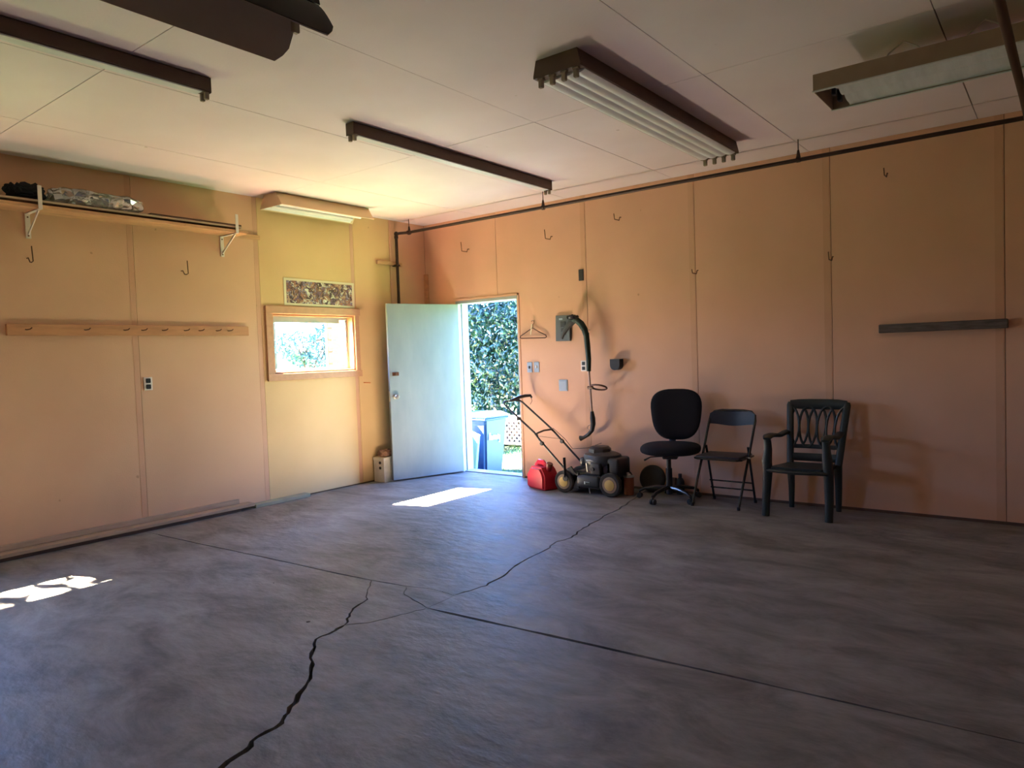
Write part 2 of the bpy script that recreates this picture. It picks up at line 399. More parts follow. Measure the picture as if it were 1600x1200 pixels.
# ceiling
ceil = struct(obj('ceiling', MB().box((-T-.02, YB-T, H+.014), (XR+T, T+.02, H+.2)), 'seam', origin=(0, 0, H)))
xs = [0, .93, 2.15, 3.385, 4.655, 5.875, 7.095, XR]; ys = [YB, -7.1, -4.69, -2.29, -.41, 0]
for i in range(len(xs)-1):
    for j in range(len(ys)-1):
        sag = random.uniform(0, .0015); g = .0024 if j != 3 or i < 3 else .0036
        obj('ceiling_panel', MB().box((xs[i]+g, ys[j]+g, H-sag), (xs[i+1]-g, ys[j+1]-g, H+.012)), 'ceil', ceil)
for x0, x1, y in [(.0, XR, -.41)]:
    pass
# floor slabs split by the control joints and cracks
def jag(pts, amp, n=4, seed=1):
    rnd = random.Random(seed); out = []
    for i in range(len(pts)-1):
        a = Vector(pts[i]); b = Vector(pts[i+1]); d = b-a; nn = Vector((-d.y, d.x)).normalized() if d.length else Vector((0, 0))
        out.append(a)
        for k in range(1, n):
            out.append(a+d*(k/n+rnd.uniform(-.1, .1))+nn*rnd.uniform(-amp, amp))
    out.append(Vector(pts[-1])); return [tuple(v) for v in out]
J1 = (3.143, -3.486); J2 = (3.526, -3.694); BE = (3.514, -3.449); WB = (3.05, 0.0)
jl = jag([(0, -3.67), (.9, -3.63), (1.73, -3.58), (2.45, -3.55), (2.86, -3.52)], .003, 4, 2)     # left joint
jl2 = jag([(2.86, -3.52), J1], .002, 2, 3)
cB = jag([WB, (3.085, -.34), (3.19, -.75), (3.23, -1.15), (3.28, -1.447), (3.33, -1.75), (3.39, -1.98), (3.36, -2.15), (3.407, -2.289), (3.45, -2.7), (3.52, -2.95), (3.564, -3.211), BE], .014, 4, 4)
cM1 = jag([J1, (3.33, -3.44), BE], .006, 3, 5)                     # faint link
cM2 = jag([BE, J2], .008, 3, 8)
cJ = jag([J1, (3.24, -3.60), (3.36, -3.64), J2], .008, 3, 6)
cC = jag([J2, (4.34, -3.641), (5.129, -3.592), (5.921, -3.548), (XR, -3.46)], .002, 4, 7)
AM = (3.33, -4.12)
cA1 = jag([(2.86, -3.52), (2.98, -3.66), (3.12, -3.78), (3.17, -3.93), (3.25, -4.02), AM], .010, 3, 9)
cA2 = jag([AM, (3.35, -4.20), (3.36, -4.33), (3.483, -4.447), (3.60, -4.53), (3.713, -4.625), (3.80, -4.75), (3.90, -4.87), (3.949, -4.935), (3.96, -5.05), (4.01, -5.13), (4.038, -5.242), (4.2, -5.6), (4.4, -6.4), (4.5, YB)], .008, 3, 10)
cD = jag([AM, (3.42, -4.02), (3.47, -3.88), (3.50, -3.78), J2], .009, 3, 11)
W = {}
def wid(pl, w0, w1):
    n = len(pl)
    for i, p in enumerate(pl):
        k = (round(p[0], 4), round(p[1], 4)); w = w0+(w1-w0)*i/(n-1)
        if 0 < i < n-1: w *= random.uniform(.6, 1.35)
        W[k] = max(W.get(k, 0), w) if 0 < i < n-1 else (min(W[k], w) if k in W else w)
wid(jl, .006, .008); wid(jl2, .007, .007); wid(cB, .0055, .006); wid(cM1, .0022, .0015); wid(cM2, .001, .0015); wid(cJ, .003, .004)
wid(cC, .012, .0045); wid(cA1, .003, .009); wid(cA2, .009, .011); wid(cD, .004, .003)
def slab(chain, extra):
    poly = []
    for pl in chain:
        for p in pl:
            if not poly or (Vector(p)-Vector(poly[-1])).length > 1e-5: poly.append(p)
    for p in extra: poly.append(p)
    n = len(poly)
    area = sum(poly[i][0]*poly[(i+1) % n][1]-poly[(i+1) % n][0]*poly[i][1] for i in range(n))/2
    if area < 0: poly = poly[::-1]
    out = []
    for i, p in enumerate(poly):
        w = W.get((round(p[0], 4), round(p[1], 4)), 0)
        a = Vector(poly[i-1]); b = Vector(poly[(i+1) % n]); t = (b-a).normalized(); nn = Vector((-t.y, t.x))
        q = Vector(p)+nn*w; out.append((q.x, q.y))
    b = MB()
    vs = [b.bm.verts.new((x, y, 0)) for x, y in out]
    f = b.bm.faces.new(vs)
    r = bmesh.ops.extrude_face_region(b.bm, geom=[f])
    bmesh.ops.translate(b.bm, verts=[v for v in r['geom'] if isinstance(v, bmesh.types.BMVert)], vec=(0, 0, -.05))
    bmesh.ops.triangulate(b.bm, faces=b.bm.faces[:])
    return b
floor = struct(obj('floor', MB().box((-T, YB-T, -.3), (XR+T, T, -.035)), 'dark_gap', origin=(3, -3, 0)))
R_ = lambda l: l[::-1]
for ch, ex in [
    ([jl, jl2, cM1, R_(cB)], [(0, 0)]),                                   # north-west slab
    ([cB, cM2, cC], [(XR, 0)]),                                           # right slab
    ([cM1, cM2, R_(cJ)], []),                                             # little triangle
    ([jl2, cJ, R_(cD), R_(cA1)], []),                                     # broken centre
    ([jl, cA1, cA2], [(0, YB)]),                                          # south-west slab
    ([cD, cC], [(XR, YB)]+[]),                                            # placeholder, completed below
][:5]:
    obj('slab', slab(ch, ex), 'concrete', floor, smooth=False)
obj('slab', slab([R_(cA2), cD, cC], [(XR, YB)]), 'concrete', floor, smooth=False)
obj('slab', MB().box((.50, 0, -.05), (1.445, T+.05, -.0)), 'concrete', floor)
# short crack at the lower left, plus chips
ck = MB()
pts = jag([(2.42, -5.52), (2.62, -5.63), (2.62, -5.72), (2.75, -5.80), (2.80, -5.92)], .012, 3, 12)
for i in range(len(pts)-1):
    a, b = Vector((*pts[i], .0004)), Vector((*pts[i+1], .0004)); ck.beam(a, b, .006, .0008)
obj('crack', ck, 'dark_gap', floor)
for (x, y, r) in [(3.12, -4.20, .014), (2.35, -3.9, .006)]:
    obj('chip', MB().lathe([(r*.9, 0), (r*.7, .001)], (x, y, 0), seg=9), 'dark_gap', floor)
# skirting trims
struct(obj('baseboard_back', MB().box((1.49, -.010, 0), (XR, -.0005, .022)), 'darkwood', origin=(4, 0, 0)))

# ------------------------------------------------------------------ doorway and door
d1 = struct(obj('door_1', MB().box((.50, -.012, 0), (.535, T+.04, 2.085), .003).box((1.43, -.004, 0), (1.447, T+.04, 2.085), .003).box((.50, -.012, 2.06), (1.447, T+.04, 2.095), .003), 'white', origin=(.97, 0, 0)))
obj('stop', MB().box((.535, .055, 0), (.548, .075, 2.06)).box((1.417, .055, 0), (1.43, .075, 2.06)), 'white', d1)
obj('casing', MB().box((1.447, -.010, 0), (1.472, 0, 2.12), .002).box((.44, -.010, 2.095), (1.472, 0, 2.12), .002), 'wall', d1)
obj('threshold', MB().box((.5, .02, -.02), (1.445, T+.05, .012), .004), 'plate', d1)
hp = Vector((.552, -.035, 0)); tp = Vector((.248, -.915, 0)); dd = (tp-hp); L_ = dd.length; dirv = dd.normalized(); nrm = Vector((-dirv.y, dirv.x, 0))  # toward +x
if nrm.x < 0: nrm = -nrm
leaf = MB().box((0, -.02, .018), (L_, .02, 2.055), .002)
ang = math.atan2(dirv.y, dirv.x)
DM = Matrix.Translation(hp) @ Matrix.Rotation(ang, 4, 'Z')
door = obj('open_door', leaf.xf(DM), 'door', origin=hp)
tag(door, 'white wooden entry door swung open into the garage', 'door')
side = 1 if (Matrix.Rotation(ang, 4, 'Z') @ Vector((0, 1, 0))).dot(nrm) > 0 else -1
kb = MB().lathe([(.001, .02), (.03, .021), (.030, .027), (.012, .032), (.012, .05), (.026, .058), (.029, .07), (.022, .082), (.003, .086)], (0, 0, 0), seg=20)
obj('door_knob', kb.xf(DM @ Matrix.Translation((L_-.065, 0, .985)) @ Matrix.Rotation(-side*PI/2, 4, 'X')), 'steel', door)
obj('deadbolt', MB().box((-.045, -.02, .02), (.035, .02, .032), .003).box((-.01, -.015, .03), (.006, .015, .045), .002).xf(DM @ Matrix.Translation((L_-.07, 0, 1.245)) @ Matrix.Rotation(-side*PI/2, 4, 'X')), 'wire', door)
obj('latch_plate', MB().box((L_-.001, -.012, .93), (L_+.002, .012, 1.05)).xf(DM), 'steel', door)
for z in (.25, 1.05, 1.85):
    obj('hinge', MB().cyl((.545, -.02, z-.05), (.545, -.02, z+.05), .008, 10).box((.535, -.02, z-.045), (.54, .02, z+.045)), 'steel', door)

# ------------------------------------------------------------------ windows
def window(n, y0, y1, z0, z1, full):
    o = struct(obj('window_%d' % n, MB().box((-T-.02, y0, z0), (-.002, y0+.02, z1)).box((-T-.02, y1-.02, z0), (-.002, y1, z1)).box((-T-.02, y0+.02, z1-.02), (-.002, y1-.02, z1)).box((-T-.02, y0+.02, z0), (-.002, y1-.02, z0+.02)), 'pine_y', origin=(0, (y0+y1)/2, z0)))
    w = .078
    for k, (a, b, c, d) in enumerate([(y0-w, y1+w, z1, z1+w), (y0-w, y1+w, z0-w*.9, z0), (y0-w, y0, z0, z1), (y1, y1+w*.75, z0, z1)]):
        obj('casing', MB().box((0, a, c), (.022, b, d), .002), 'pine_c', o)
    fr = MB()
    x0, x1 = -.125, -.095
    f = .028
    for (a, b, c, d) in [(y0+.02, y1-.02, z1-.02-f, z1-.02), (y0+.02, y1-.02, z0+.02, z0+.02+f), (y0+.02, y0+.02+f, z0+.02+f, z1-.02-f), (y1-.02-f, y1-.02, z0+.02+f, z1-.02-f)]:
        fr.box((x0, a, c), (x1, b, d), .003)
    obj('sash', fr, 'white', o)
    obj('pane', MB().box((-.112, y0+.02+f, z0+.02+f), (-.108, y1-.02-f, z1-.02-f)), 'glass', o)
    if full:
        obj('blind', MB().box((-.085, y0+.021, z1-.085), (-.075, y1-.15, z1-.022), .002), 'blind', o)
    return o
window(1, *WIN1, True); window(2, *WIN2, False)
tag_y = obj
# ------------------------------------------------------------------ trims along the corner
struct(obj('trim_1', MB().box((0, -.60, .02), (.014, -.575, H-.004), .003), 'wall_y', origin=(0, -.58, 0)))
struct(obj('trim_2', MB().box((.0, -.035, 1.2), (.055, -.001, 2.47), .003), 'rail', origin=(.03, -.02, 1.2)))
struct(obj('trim_3', MB().box((.001, -.82, 2.54), (.03, -.42, 2.585), .004), 'pine', origin=(.01, -.6, 2.54)))

# ------------------------------------------------------------------ outdoors
GZ = -.28
def leaves(name, m, centers, n, size, flat=.75, parent=None):
    """clump of bent leaves: every leaf four triangles"""
    cs = np.array([c[:3] for c in centers]); rs = np.array([c[3:] for c in centers]); w = rs.prod(1)**.7; w /= w.sum()
    idx = np.random.choice(len(cs), n, p=w)
    d = np.random.normal(size=(n, 3)); d /= np.linalg.norm(d, axis=1)[:, None]
    rad = np.random.uniform(.35, 1, n)**.5
    P = cs[idx]+d*rs[idx]*rad[:, None]
    a = np.random.normal(size=(n, 3)); a[:, 2] -= .5; a /= np.linalg.norm(a, axis=1)[:, None]
    up_ = d+np.array([0, 0, .8])+np.random.normal(size=(n, 3))*.5
    b = np.cross(up_, a); b /= np.linalg.norm(b, axis=1)[:, None]; c = np.cross(a, b)
    s = size*np.random.uniform(.6, 1.3, n)[:, None]
    V = np.stack([P, P+a*s*.5+b*s*.32*flat-c*s*.06, P+a*s-c*s*.22, P+a*s*.5-b*s*.32*flat-c*s*.06, P+a*s*.5+c*s*.04], 1)
    V[:, :, 2] = np.maximum(V[:, :, 2], GZ+.01)
    F = (np.arange(n)[:, None, None]*5+np.array([[0, 1, 4], [1, 2, 4], [2, 3, 4], [3, 0, 4]])[None]).reshape(-1, 3)
    me = bpy.data.meshes.new(name); me.from_pydata(V.reshape(-1, 3).tolist(), [], F.tolist()); me.materials.append(M[m])
    o = bpy.data.objects.new(name, me); COL.objects.link(o)
    if parent: o.parent = parent; o.location = -ORG[parent.name]
    o['kind'] = 'stuff'
    return o
def bush(name, base, label, cat, centers, n, size, m, trunk=.05, group=None, nb=7):
    t = empty(name, base, label, cat, group)
    leaves('foliage', m, centers, n, size, parent=t)
    tr = MB(); rnd = random.Random(n)
    top = max(c[2] for c in centers)
    tr.tube([base, (base[0]+.05, base[1], base[2]+.8), (base[0], base[1]+.05, (top+base[2])*.6), (base[0], base[1], top)], [trunk, trunk*.8, trunk*.5, trunk*.2], 8)
    for k in range(nb):
        c = rnd.choice(centers); z0 = base[2]+rnd.uniform(.3, .9)*(c[2]-base[2])
        tr.tube([(base[0], base[1], z0), ((base[0]+c[0])/2, (base[1]+c[1])/2, (z0+c[2])/2+.1), c[:3]], [trunk*.45, trunk*.3, trunk*.12], 6)
    obj('trunk', tr, 'bark', t)
    return t
lawn = struct(obj('ground', MB().box((-30, -30, GZ-.3), (30, 40, GZ)), 'soil', origin=(0, 5, GZ)))
# grass blades where the lawn is near the doorway
n = 26000
P = np.stack([np.random.uniform(-2.6, 1.6, n), .25+np.random.uniform(0, 1, n)*4.2, np.full(n, GZ)], 1)
keep = np.ones(n, bool)
for (bx, by, br) in [(.11, .865, .42), (.2, .48, .3), (-1.88, 3.25, .5), (-2.72, 3.45, .45), (-1.62, .5, .2), (-1.62, 0, .2), (-1.62, 1.0, .2)]:
    keep &= (P[:, 0]-bx)**2+(P[:, 1]-by)**2 > br*br
keep &= P[:, 1] < 3.75
P = P[keep]; n = len(P)
a = np.random.uniform(0, 2*PI, n); h = np.random.uniform(.02, .06, n); w = .005
dx = np.stack([np.cos(a), np.sin(a), 0*a], 1)*w; ln = np.random.normal(size=(n, 3))*.015; ln[:, 2] = 0
V = np.stack([P-dx, P+dx, P+ln+np.stack([0*a, 0*a, h], 1)], 1).reshape(-1, 3)
me = bpy.data.meshes.new('grass'); me.from_pydata(V.tolist(), [], np.arange(n*3).reshape(-1, 3).tolist()); me.materials.append(M['grass'])
go = bpy.data.objects.new('grass', me); COL.objects.link(go); go['kind'] = 'stuff'; tag(go, 'short green lawn grass outside the doorway', 'grass')

def bin_(c, rot, label, text):
    t = empty('wheelie_bin', (c[0], c[1], GZ), label, 'bin')
    m = Matrix.Translation((c[0], c[1], GZ)) @ Matrix.Rotation(rot, 4, 'Z')
    def fr(w0, d0, w1, d1, z0, z1, mb):
        v = [mb.bm.verts.new(p) for p in [(-w0, -d0, z0), (w0, -d0, z0), (w0, d0, z0), (-w0, d0, z0), (-w1, -d1, z1), (w1, -d1, z1), (w1, d1, z1), (-w1, d1, z1)]]
        for f in [(3, 2, 1, 0), (4, 5, 6, 7), (0, 1, 5, 4), (1, 2, 6, 5), (2, 3, 7, 6), (3, 0, 4, 7)]: mb.bm.faces.new([v[i] for i in f])
    b = MB(); fr(.175, .19, .235, .27, .03, .86, b)
    es = [e_ for e_ in b.bm.edges if abs(e_.verts[0].co.z-e_.verts[1].co.z) > .1]
    bmesh.ops.bevel(b.bm, geom=es, offset=.03, segments=3, affect='EDGES')
    obj('body', b.xf(m), 'binside', t)
    obj('rim', MB().box((-.25, -.285, .84), (.25, .285, .875), .01).xf(m), 'binblue', t)
    ld = MB(); ld.box((-.255, -.30, .875), (.255, .30, .90), .01, 2); fr(.25, .29, .19, .2, .895, .94, ld)
    obj('lid', ld.xf(m), 'binpale', t)
    obj('handle', MB().tube([(-.19, .30, .86), (-.19, .35, .87), (.19, .35, .87), (.19, .30, .86)], .014, 8).xf(m), 'binblue', t)
    for s_ in (-1, 1):
        obj('wheel', MB().cyl((s_*.20, .2, .09), (s_*.245, .2, .09), .09, 20, bev=.008).xf(m), 'tyre', t)
    if text:
        lg = MB(); x = -.15; k_ = 1.7
        for ch_, hgt in zip('ilumsmj', (.055, .055, .035, .035, .035, .04, .03)):
            y = -.2555; hgt *= k_
            lg.beam((x, y, .58), (x, y-.003, .58+hgt), .014, .004); x += .012*k_
            if ch_ in 'umsm':
                zz = .58+(.035*k_ if ch_ == 'm' else 0)
                lg.beam((x, y, .58), (x, y-.003, .58+hgt*.9), .014, .004); lg.beam((x-.012*k_, y-.001, zz), (x, y-.001, zz), .012, .004); x += .014*k_
            if ch_ == 'j': lg.beam((x-.012*k_, y, .58), (x-.012*k_, y+.005, .53), .014, .004); lg.beam((x-.012*k_, y+.005, .533), (x-.03*k_, y+.005, .54), .012, .004)
        obj('lettering', lg.xf(m), 'print', t)
    return t
bin_((.11, .865), math.radians(89), 'blue wheelie bin with white lettering, just outside the doorway', True)
t = empty('storage_tub', (.2, .5, GZ), 'blue tub with sunlight painted turquoise on its lid, leaning against the wheelie bin just outside the doorway', 'tub')
obj('lid', MB().prism([(-.02, .42, .455), (.147, .42, .457), (.30, .42, .44), (.42, .42, .40), (.355, .42, -.04), (.32, .42, -.075), (.13, .42, .155), (-.02, .42, .30)], (.01, .03, 0)), 'flap', t)  # sunlight on the lid is put into its pale turquoise colour
obj('rim', MB().tube([(-.03, .43, .30), (.13, .425, .145), (.335, .425, -.10), (.37, .43, -.14)], .017, 8), 'binpale', t)
obj('body', MB().prism([(-.03, .43, .28), (.13, .43, .13), (.335, .43, -.11), (.37, .43, GZ), (-.03, .43, GZ)], (0, .10, 0)), 'binblue', t)
sc_ = empty('unseen_shade_screen', (-1.6, .75, GZ), 'unseen slat screen added outside the corner of the building to shade the bin', 'screen')  # out-of-view slats added to put the bin in shade
for k in range(17):
    obj('slat', MB().box((-1.615, -.30, GZ+.04+k*.163), (-1.59, 1.30, GZ+.04+k*.163+.15)), 'greywood', sc_)
for y_ in (-.27, 1.27): obj('post', MB().box((-1.66, y_-.04, GZ), (-1.615, y_+.04, 2.55)), 'greywood', sc_)
# lattice
lat = empty('lattice_fence', (-1.2, 3.82, GZ), 'white diamond lattice fence panel beyond the lawn', 'fence')
def clip_diag(x0, x1, z0, z1, off, sgn):
    pts = []
    for x in (x0, x1):
        z = sgn*(x)+off
        if z0 <= z <= z1: pts.append((x, z))
    for z in (z0, z1):
        x = (z-off)*sgn
        if x0 < x < x1: pts.append((x, z))
    return pts[:2] if len(pts) >= 2 else None
LX0, LX1, LZ0, LZ1 = -3.0, -.6, GZ+.08, .22
for sgn, yy in ((1, 3.82), (-1, 3.83)):
    k = -6.0
    while k < 6:
        q = clip_diag(LX0, LX1, LZ0, LZ1, k, sgn)
        if q and (Vector(q[0])-Vector(q[1])).length > .05:
            obj('lattice_slat', MB().beam((q[0][0], yy, q[0][1]), (q[1][0], yy, q[1][1]), .036, .008), 'lattice', lat)
        k += .112
obj('frame', MB().box((LX0, 3.80, LZ1), (LX1, 3.85, LZ1+.04)).box((LX0, 3.80, LZ0-.03), (LX1, 3.85, LZ0+.01)).box((LX0-.02, 3.79, GZ), (LX0+.03, 3.86, LZ1+.05)).box((LX1-.03, 3.79, GZ), (LX1+.02, 3.86, LZ1+.05)), 'lattice', lat)
obj('shade_box', MB().box((LX0, 4.30, GZ), (LX1, 4.33, LZ1)).box((LX0, 3.87, LZ1+.01), (LX1, 4.33, LZ1+.04)).box((LX0-.02, 3.87, GZ), (LX0, 4.33, LZ1+.04)).box((LX1, 3.87, GZ), (LX1+.02, 4.33, LZ1+.04)), 'greywood', lat)  # dark box added behind the lattice so its openings look shaded
for (x, y, z, r, lb) in [(-1.88, 3.25, GZ+.30, .40, 'pinkish brown boulder seen over the bin lids'), (-2.72, 3.45, GZ+.24, .34, 'brown boulder seen at the hinge edge of the doorway')]:
    b = MB(); bmesh.ops.create_icosphere(b.bm, subdivisions=3, radius=r)
    rnd = random.Random(int(x*100))
    import mathutils.noise as mn
    for v in b.bm.verts: v.co *= 1+.25*mn.noise(v.co*3+Vector((x, y, 0))); v.co.z *= .85
    tag(obj('boulder', b.xf(Matrix.Translation((x, y, z))), 'rock'), lb, 'rock')
cc = [(-3.6, 5.2, 1.1, 1.0, .7, .8), (-2.6, 4.9, 1.3, .9, .6, .7), (-1.8, 4.8, .9, .8, .5, .7), (-3.2, 5.2, 2.0, 1.1, .7, .7), (-2.0, 5.0, 2.1, .9, .6, .65), (-4.6, 5.6, 1.9, 1.0, .7, .9), (-4.3, 5.3, .5, .9, .6, .6), (-2.8, 4.9, .5, .9, .5, .5), (-1.2, 5.0, 1.8, .7, .6, .8), (-3.6, 5.2, 2.5, 1.0, .6, .5)]
bush('leafy_tree', (-2.7, 5.4, GZ), 'dense blue green leafy tree filling the view through the doorway', 'tree', cc, 12000, .14, 'leaf', .09)
bush('window_shrub', (-4.4, 1.3, GZ), 'pale shrub seen through the left wall window', 'shrub',  # leaf tones range over pale blue green
     [(-4.4, 1.15, 1.72, .45, .33, .30), (-4.5, 1.95, 1.85, .45, .38, .30), (-4.4, 1.6, 1.45, .4, .5, .2)], 1500, .085, 'leaf2', .04)
bush('unseen_shade_tree', (-9.2, 3.8, GZ), 'unseen tall tree added beyond the left wall to shade the garden', 'tree',  # out-of-view crown added to keep direct sun off the garden foliage
     [(-9.2, 3.6, 8.3, 1.0, 1.5, 2.3), (-9.0, 2.9, 9.2, .9, 1.0, 1.4), (-9.3, 4.6, 7.2, 1.0, 1.0, 1.4), (-9.2, .7, 6.9, .9, 1.3, 1.6)], 6600, .34, 'leaf', .2)
bush('roadside_tree', (-4.3, -6.9, GZ), 'small tree outside the far end of the left wall', 'tree',
     [(-4.0, -6.9, 5.4, .7, .7, .6), (-4.1, -6.1, 6.2, .5, .4, .3)], 330, .26, 'leaf', .07)
# ------------------------------------------------------------------ ceiling lamps
def strip(name, x, y0, y1, label):
    t = empty(name, (x, (y0+y1)/2, H), label, 'ceiling light')
    obj('channel', MB().box((x-.04, y0, H-.085), (x+.04, y1, H-.002), .006), 'fixture_side', t)
    obj('reflector', MB().box((x-.034, y0+.05, H-.093), (x+.034, y1-.05, H-.085), .002), 'reflect', t)
    for y in (y0+.02, y1-.02):
        for s_ in (-1, 1):
            obj('lamp_holder', MB().box((x+s_*.022-.012, y-.012, H-.128), (x+s_*.022+.012, y+.012, H-.083), .004), 'socket', t)
        obj('end_cap', MB().box((x-.043, y-.022 if y < (y0+y1)/2 else y+.016, H-.09), (x+.043, y-.016 if y < (y0+y1)/2 else y+.022, H-.002), .004), 'fixture_side', t)
    return t
strip('strip_light', 2.445, -3.19, -.76, 'narrow bare strip light near the middle of the ceiling, ending at the wall pipe')
strip('strip_light', 2.445, -6.7, -4.24, 'narrow bare strip light at the upper left corner of the view')
t = empty('four_lamp_light', (4.16, -1.93, H), 'wide four-lamp ceiling light with empty lamp holders and white reflector', 'ceiling light')
x0, x1, y0, y1 = 4.0, 4.315, -3.15, -.76
obj('housing', MB().prism([(x0+.02, y0, H-.002), (x1-.02, y0, H-.002), (x1, y0, H-.085), (x1, y0, H-.10), (x0, y0, H-.10), (x0, y0, H-.085)], (0, y1-y0, 0)), 'fixture_side', t)
rf = []
for k in range(33):
    u = k/32; rf.append((x0+.008+(x1-x0-.016)*u, y0+.06, H-.104-.010*abs(math.sin(u*PI*4))))
rf = [(x0+.008, y0+.06, H-.0995)]+rf+[(x1-.008, y0+.06, H-.0995)]
obj('reflector', MB().prism(rf, (0, y1-y0-.12, 0)), 'reflect', t)
for y in (y0+.02, y1-.02):
    for k in range(4):
        xx = x0+.04+k*(x1-x0-.08)/3
        obj('lamp_holder', MB().box((xx-.02, y-.012, H-.112), (xx+.02, y+.012, H-.098), .002).box((xx-.015, y-.012, H-.155), (xx+.015, y+.012, H-.11), .005), 'socket', t)
# hooded light near the window
t = empty('hooded_light', (.24, -1.75, H), 'beige hooded ceiling light close above the window wall', 'ceiling light')
y0, y1 = -2.36, -1.2
prof = lambda y: [(.14, y, H-.002), (.34, y, H-.002), (.425, y, H-.13), (.42, y, H-.133), (.335, y, H-.012), (.145, y, H-.012), (.065, y, H-.133), (.06, y, H-.13)]
hd = MB(); a = [hd.bm.verts.new(p) for p in prof(y0)]; b = [hd.bm.verts.new(p) for p in prof(y1)]
n8 = 8
for i in range(n8): hd.bm.faces.new((a[i], a[(i+1) % n8], b[(i+1) % n8], b[i]))
for q in (a, b):
    hd.bm.faces.new((q[0], q[1], q[4], q[5])); hd.bm.faces.new((q[1], q[2], q[3], q[4])); hd.bm.faces.new((q[5], q[6], q[7], q[0]))
obj('hood', hd, 'hood', t)
obj('end_plate', MB().prism([(.14, y0-.004, H-.002), (.34, y0-.004, H-.002), (.425, y0-.004, H-.133), (.06, y0-.004, H-.133)], (0, .006, 0)), 'hood', t)
obj('liner', MB().prism([(.15, y0+.02, H-.014), (.33, y0+.02, H-.014), (.408, y0+.02, H-.125), (.404, y0+.02, H-.125), (.328, y0+.02, H-.05), (.152, y0+.02, H-.05), (.08, y0+.02, H-.125), (.076, y0+.02, H-.125)], (0, y1-y0-.06, 0)), 'reflect', t)
obj('ballast_cover', MB().box((.2, y0+.05, H-.085), (.28, y1-.05, H-.05), .008), 'reflect', t)
obj('fluorescent_tube', MB().cyl((.17, y0+.05, H-.105), (.17, y1-.09, H-.105), .017, 14), 'reflect', t)
obj('fluorescent_tube', MB().cyl((.31, y0+.05, H-.105), (.31, y1-.09, H-.105), .017, 14), 'reflect', t)
# hanging troffer at the right
t = empty('hanging_troffer', (5.9, -2.0, 2.94), 'taupe open-bottom light hanging below the ceiling behind the black pipe', 'ceiling light')
x0, x1, y0, y1, zb, zt = 5.27, 6.49, -2.215, -1.79, 2.845, 2.935
obj('housing', MB().box((x0, y0, zb), (x1, y0+.004, zt)).box((x0, y1-.004, zb), (x1, y1, zt)).box((x0, y0+.004, zb), (x0+.004, y1-.004, zt)).box((x1-.004, y0+.004, zb), (x1, y1-.004, zt)).box((x0, y0, zt), (x1, y1, zt+.004)), 'troffer', t)
obj('edge_lip', MB().box((x0-.004, y0-.006, zb-.004), (x1, y0+.01, zb+.002)).box((x0-.004, y1-.01, zb-.004), (x1, y1+.004, zb+.002)), 'reflect', t)
rf = [(x0+.10, y0+.006, zt-.001)]
for k in range(37):
    u = k/36; rf.append((x0+.10, y0+.006+(y1-y0-.012)*u, zb+.036-.018*abs(math.sin(u*PI*3))-.028*abs(2*u-1)**8))
rf.append((x0+.10, y1-.006, zt-.001))
obj('reflector', MB().prism(rf, (x1-x0-.2, 0, 0)), 'reflect', t)
for k in range(3):
    yy = y0+.08+k*(y1-y0-.16)/2
    obj('lamp_holder', MB().box((x0+.05, yy-.02, zb+.02), (x0+.075, yy+.02, zt), .005), 'black', t)
obj('ballast_box', MB().box((x0+.25, -2.05, zt+.004), (x1-.2, -1.95, zt+.05), .006), 'troffer', t)
for x in (x0+.42, x1-.42):
    obj('hanger_loop', MB().tube([(x-.12, -2.0, zt+.03), (x-.07, -2.0, zt+.09), (x, -2.0, H-.01), (x+.07, -2.0, zt+.09), (x+.12, -2.0, zt+.03)], .005, 8), 'steel', t)
# near gull-wing reflector light
t = empty('winged_light', (3.885, -5.8, 2.72), 'large dark double-winged reflector light at the top left of the view', 'ceiling light')
y1, y0 = -4.60, -7.0; CW = 3.885
def wing(s_, dz=0, k0=0, yo=0):
    P_ = []
    for k in range(k0, 9):
        u = k/8; P_.append((CW+s_*(.03+.15*(u**.8)), 2.905-.185*(u**1.25)+dz))
    n_ = len(P_)
    m_ = MB(); ra = []
    ymx = lambda k: y1-yo-(.05 if k == n_-1 else (.018 if k == n_-2 else 0))
    for off in (0, .003):
        ra.append(([m_.bm.verts.new((p[0]+s_*off, y0, p[1]+off)) for p in P_], [m_.bm.verts.new((p[0]+s_*off, ymx(k), p[1]+off)) for k, p in enumerate(P_)]))
    for k in range(n_-1):
        for (A, B) in ra: m_.bm.faces.new((A[k], A[k+1], B[k+1], B[k]))
        m_.bm.faces.new((ra[0][1][k], ra[0][1][k+1], ra[1][1][k+1], ra[1][1][k])); m_.bm.faces.new((ra[0][0][k], ra[0][0][k+1], ra[1][0][k+1], ra[1][0][k]))
    m_.bm.faces.new((ra[0][0][-1], ra[0][1][-1], ra[1][1][-1], ra[1][0][-1])); m_.bm.faces.new((ra[0][0][0], ra[0][1][0], ra[1][1][0], ra[1][0][0]))
    return m_
for s_ in (-1, 1):
    obj('wing', wing(s_), 'wing', t); obj('wing_liner', wing(s_, -.0045, 1, .004), 'wing_in', t)
obj('channel', MB().prism([(CW-.05, y0, 2.905), (CW+.05, y0, 2.905), (CW+.035, y0, 2.975), (CW-.035, y0, 2.975)], (0, y1-y0+.02, 0)), 'wing', t)
obj('ballast_cover', MB().box((CW-.025, y0, 2.868), (CW+.025, y1-.03, 2.90), .006), 'wing_in', t)
for s_ in (-1, 1):
    obj('lamp_holder', MB().box((CW+s_*.05-.014, y1-.05, 2.80), (CW+s_*.05+.014, y1-.02, 2.885), .005), 'socket', t)
    obj('reflector', MB().box((CW+s_*.02-.018, y1-.05, 2.855), (CW+s_*.02+.018, y1+.005, 2.868)), 'reflect', t)
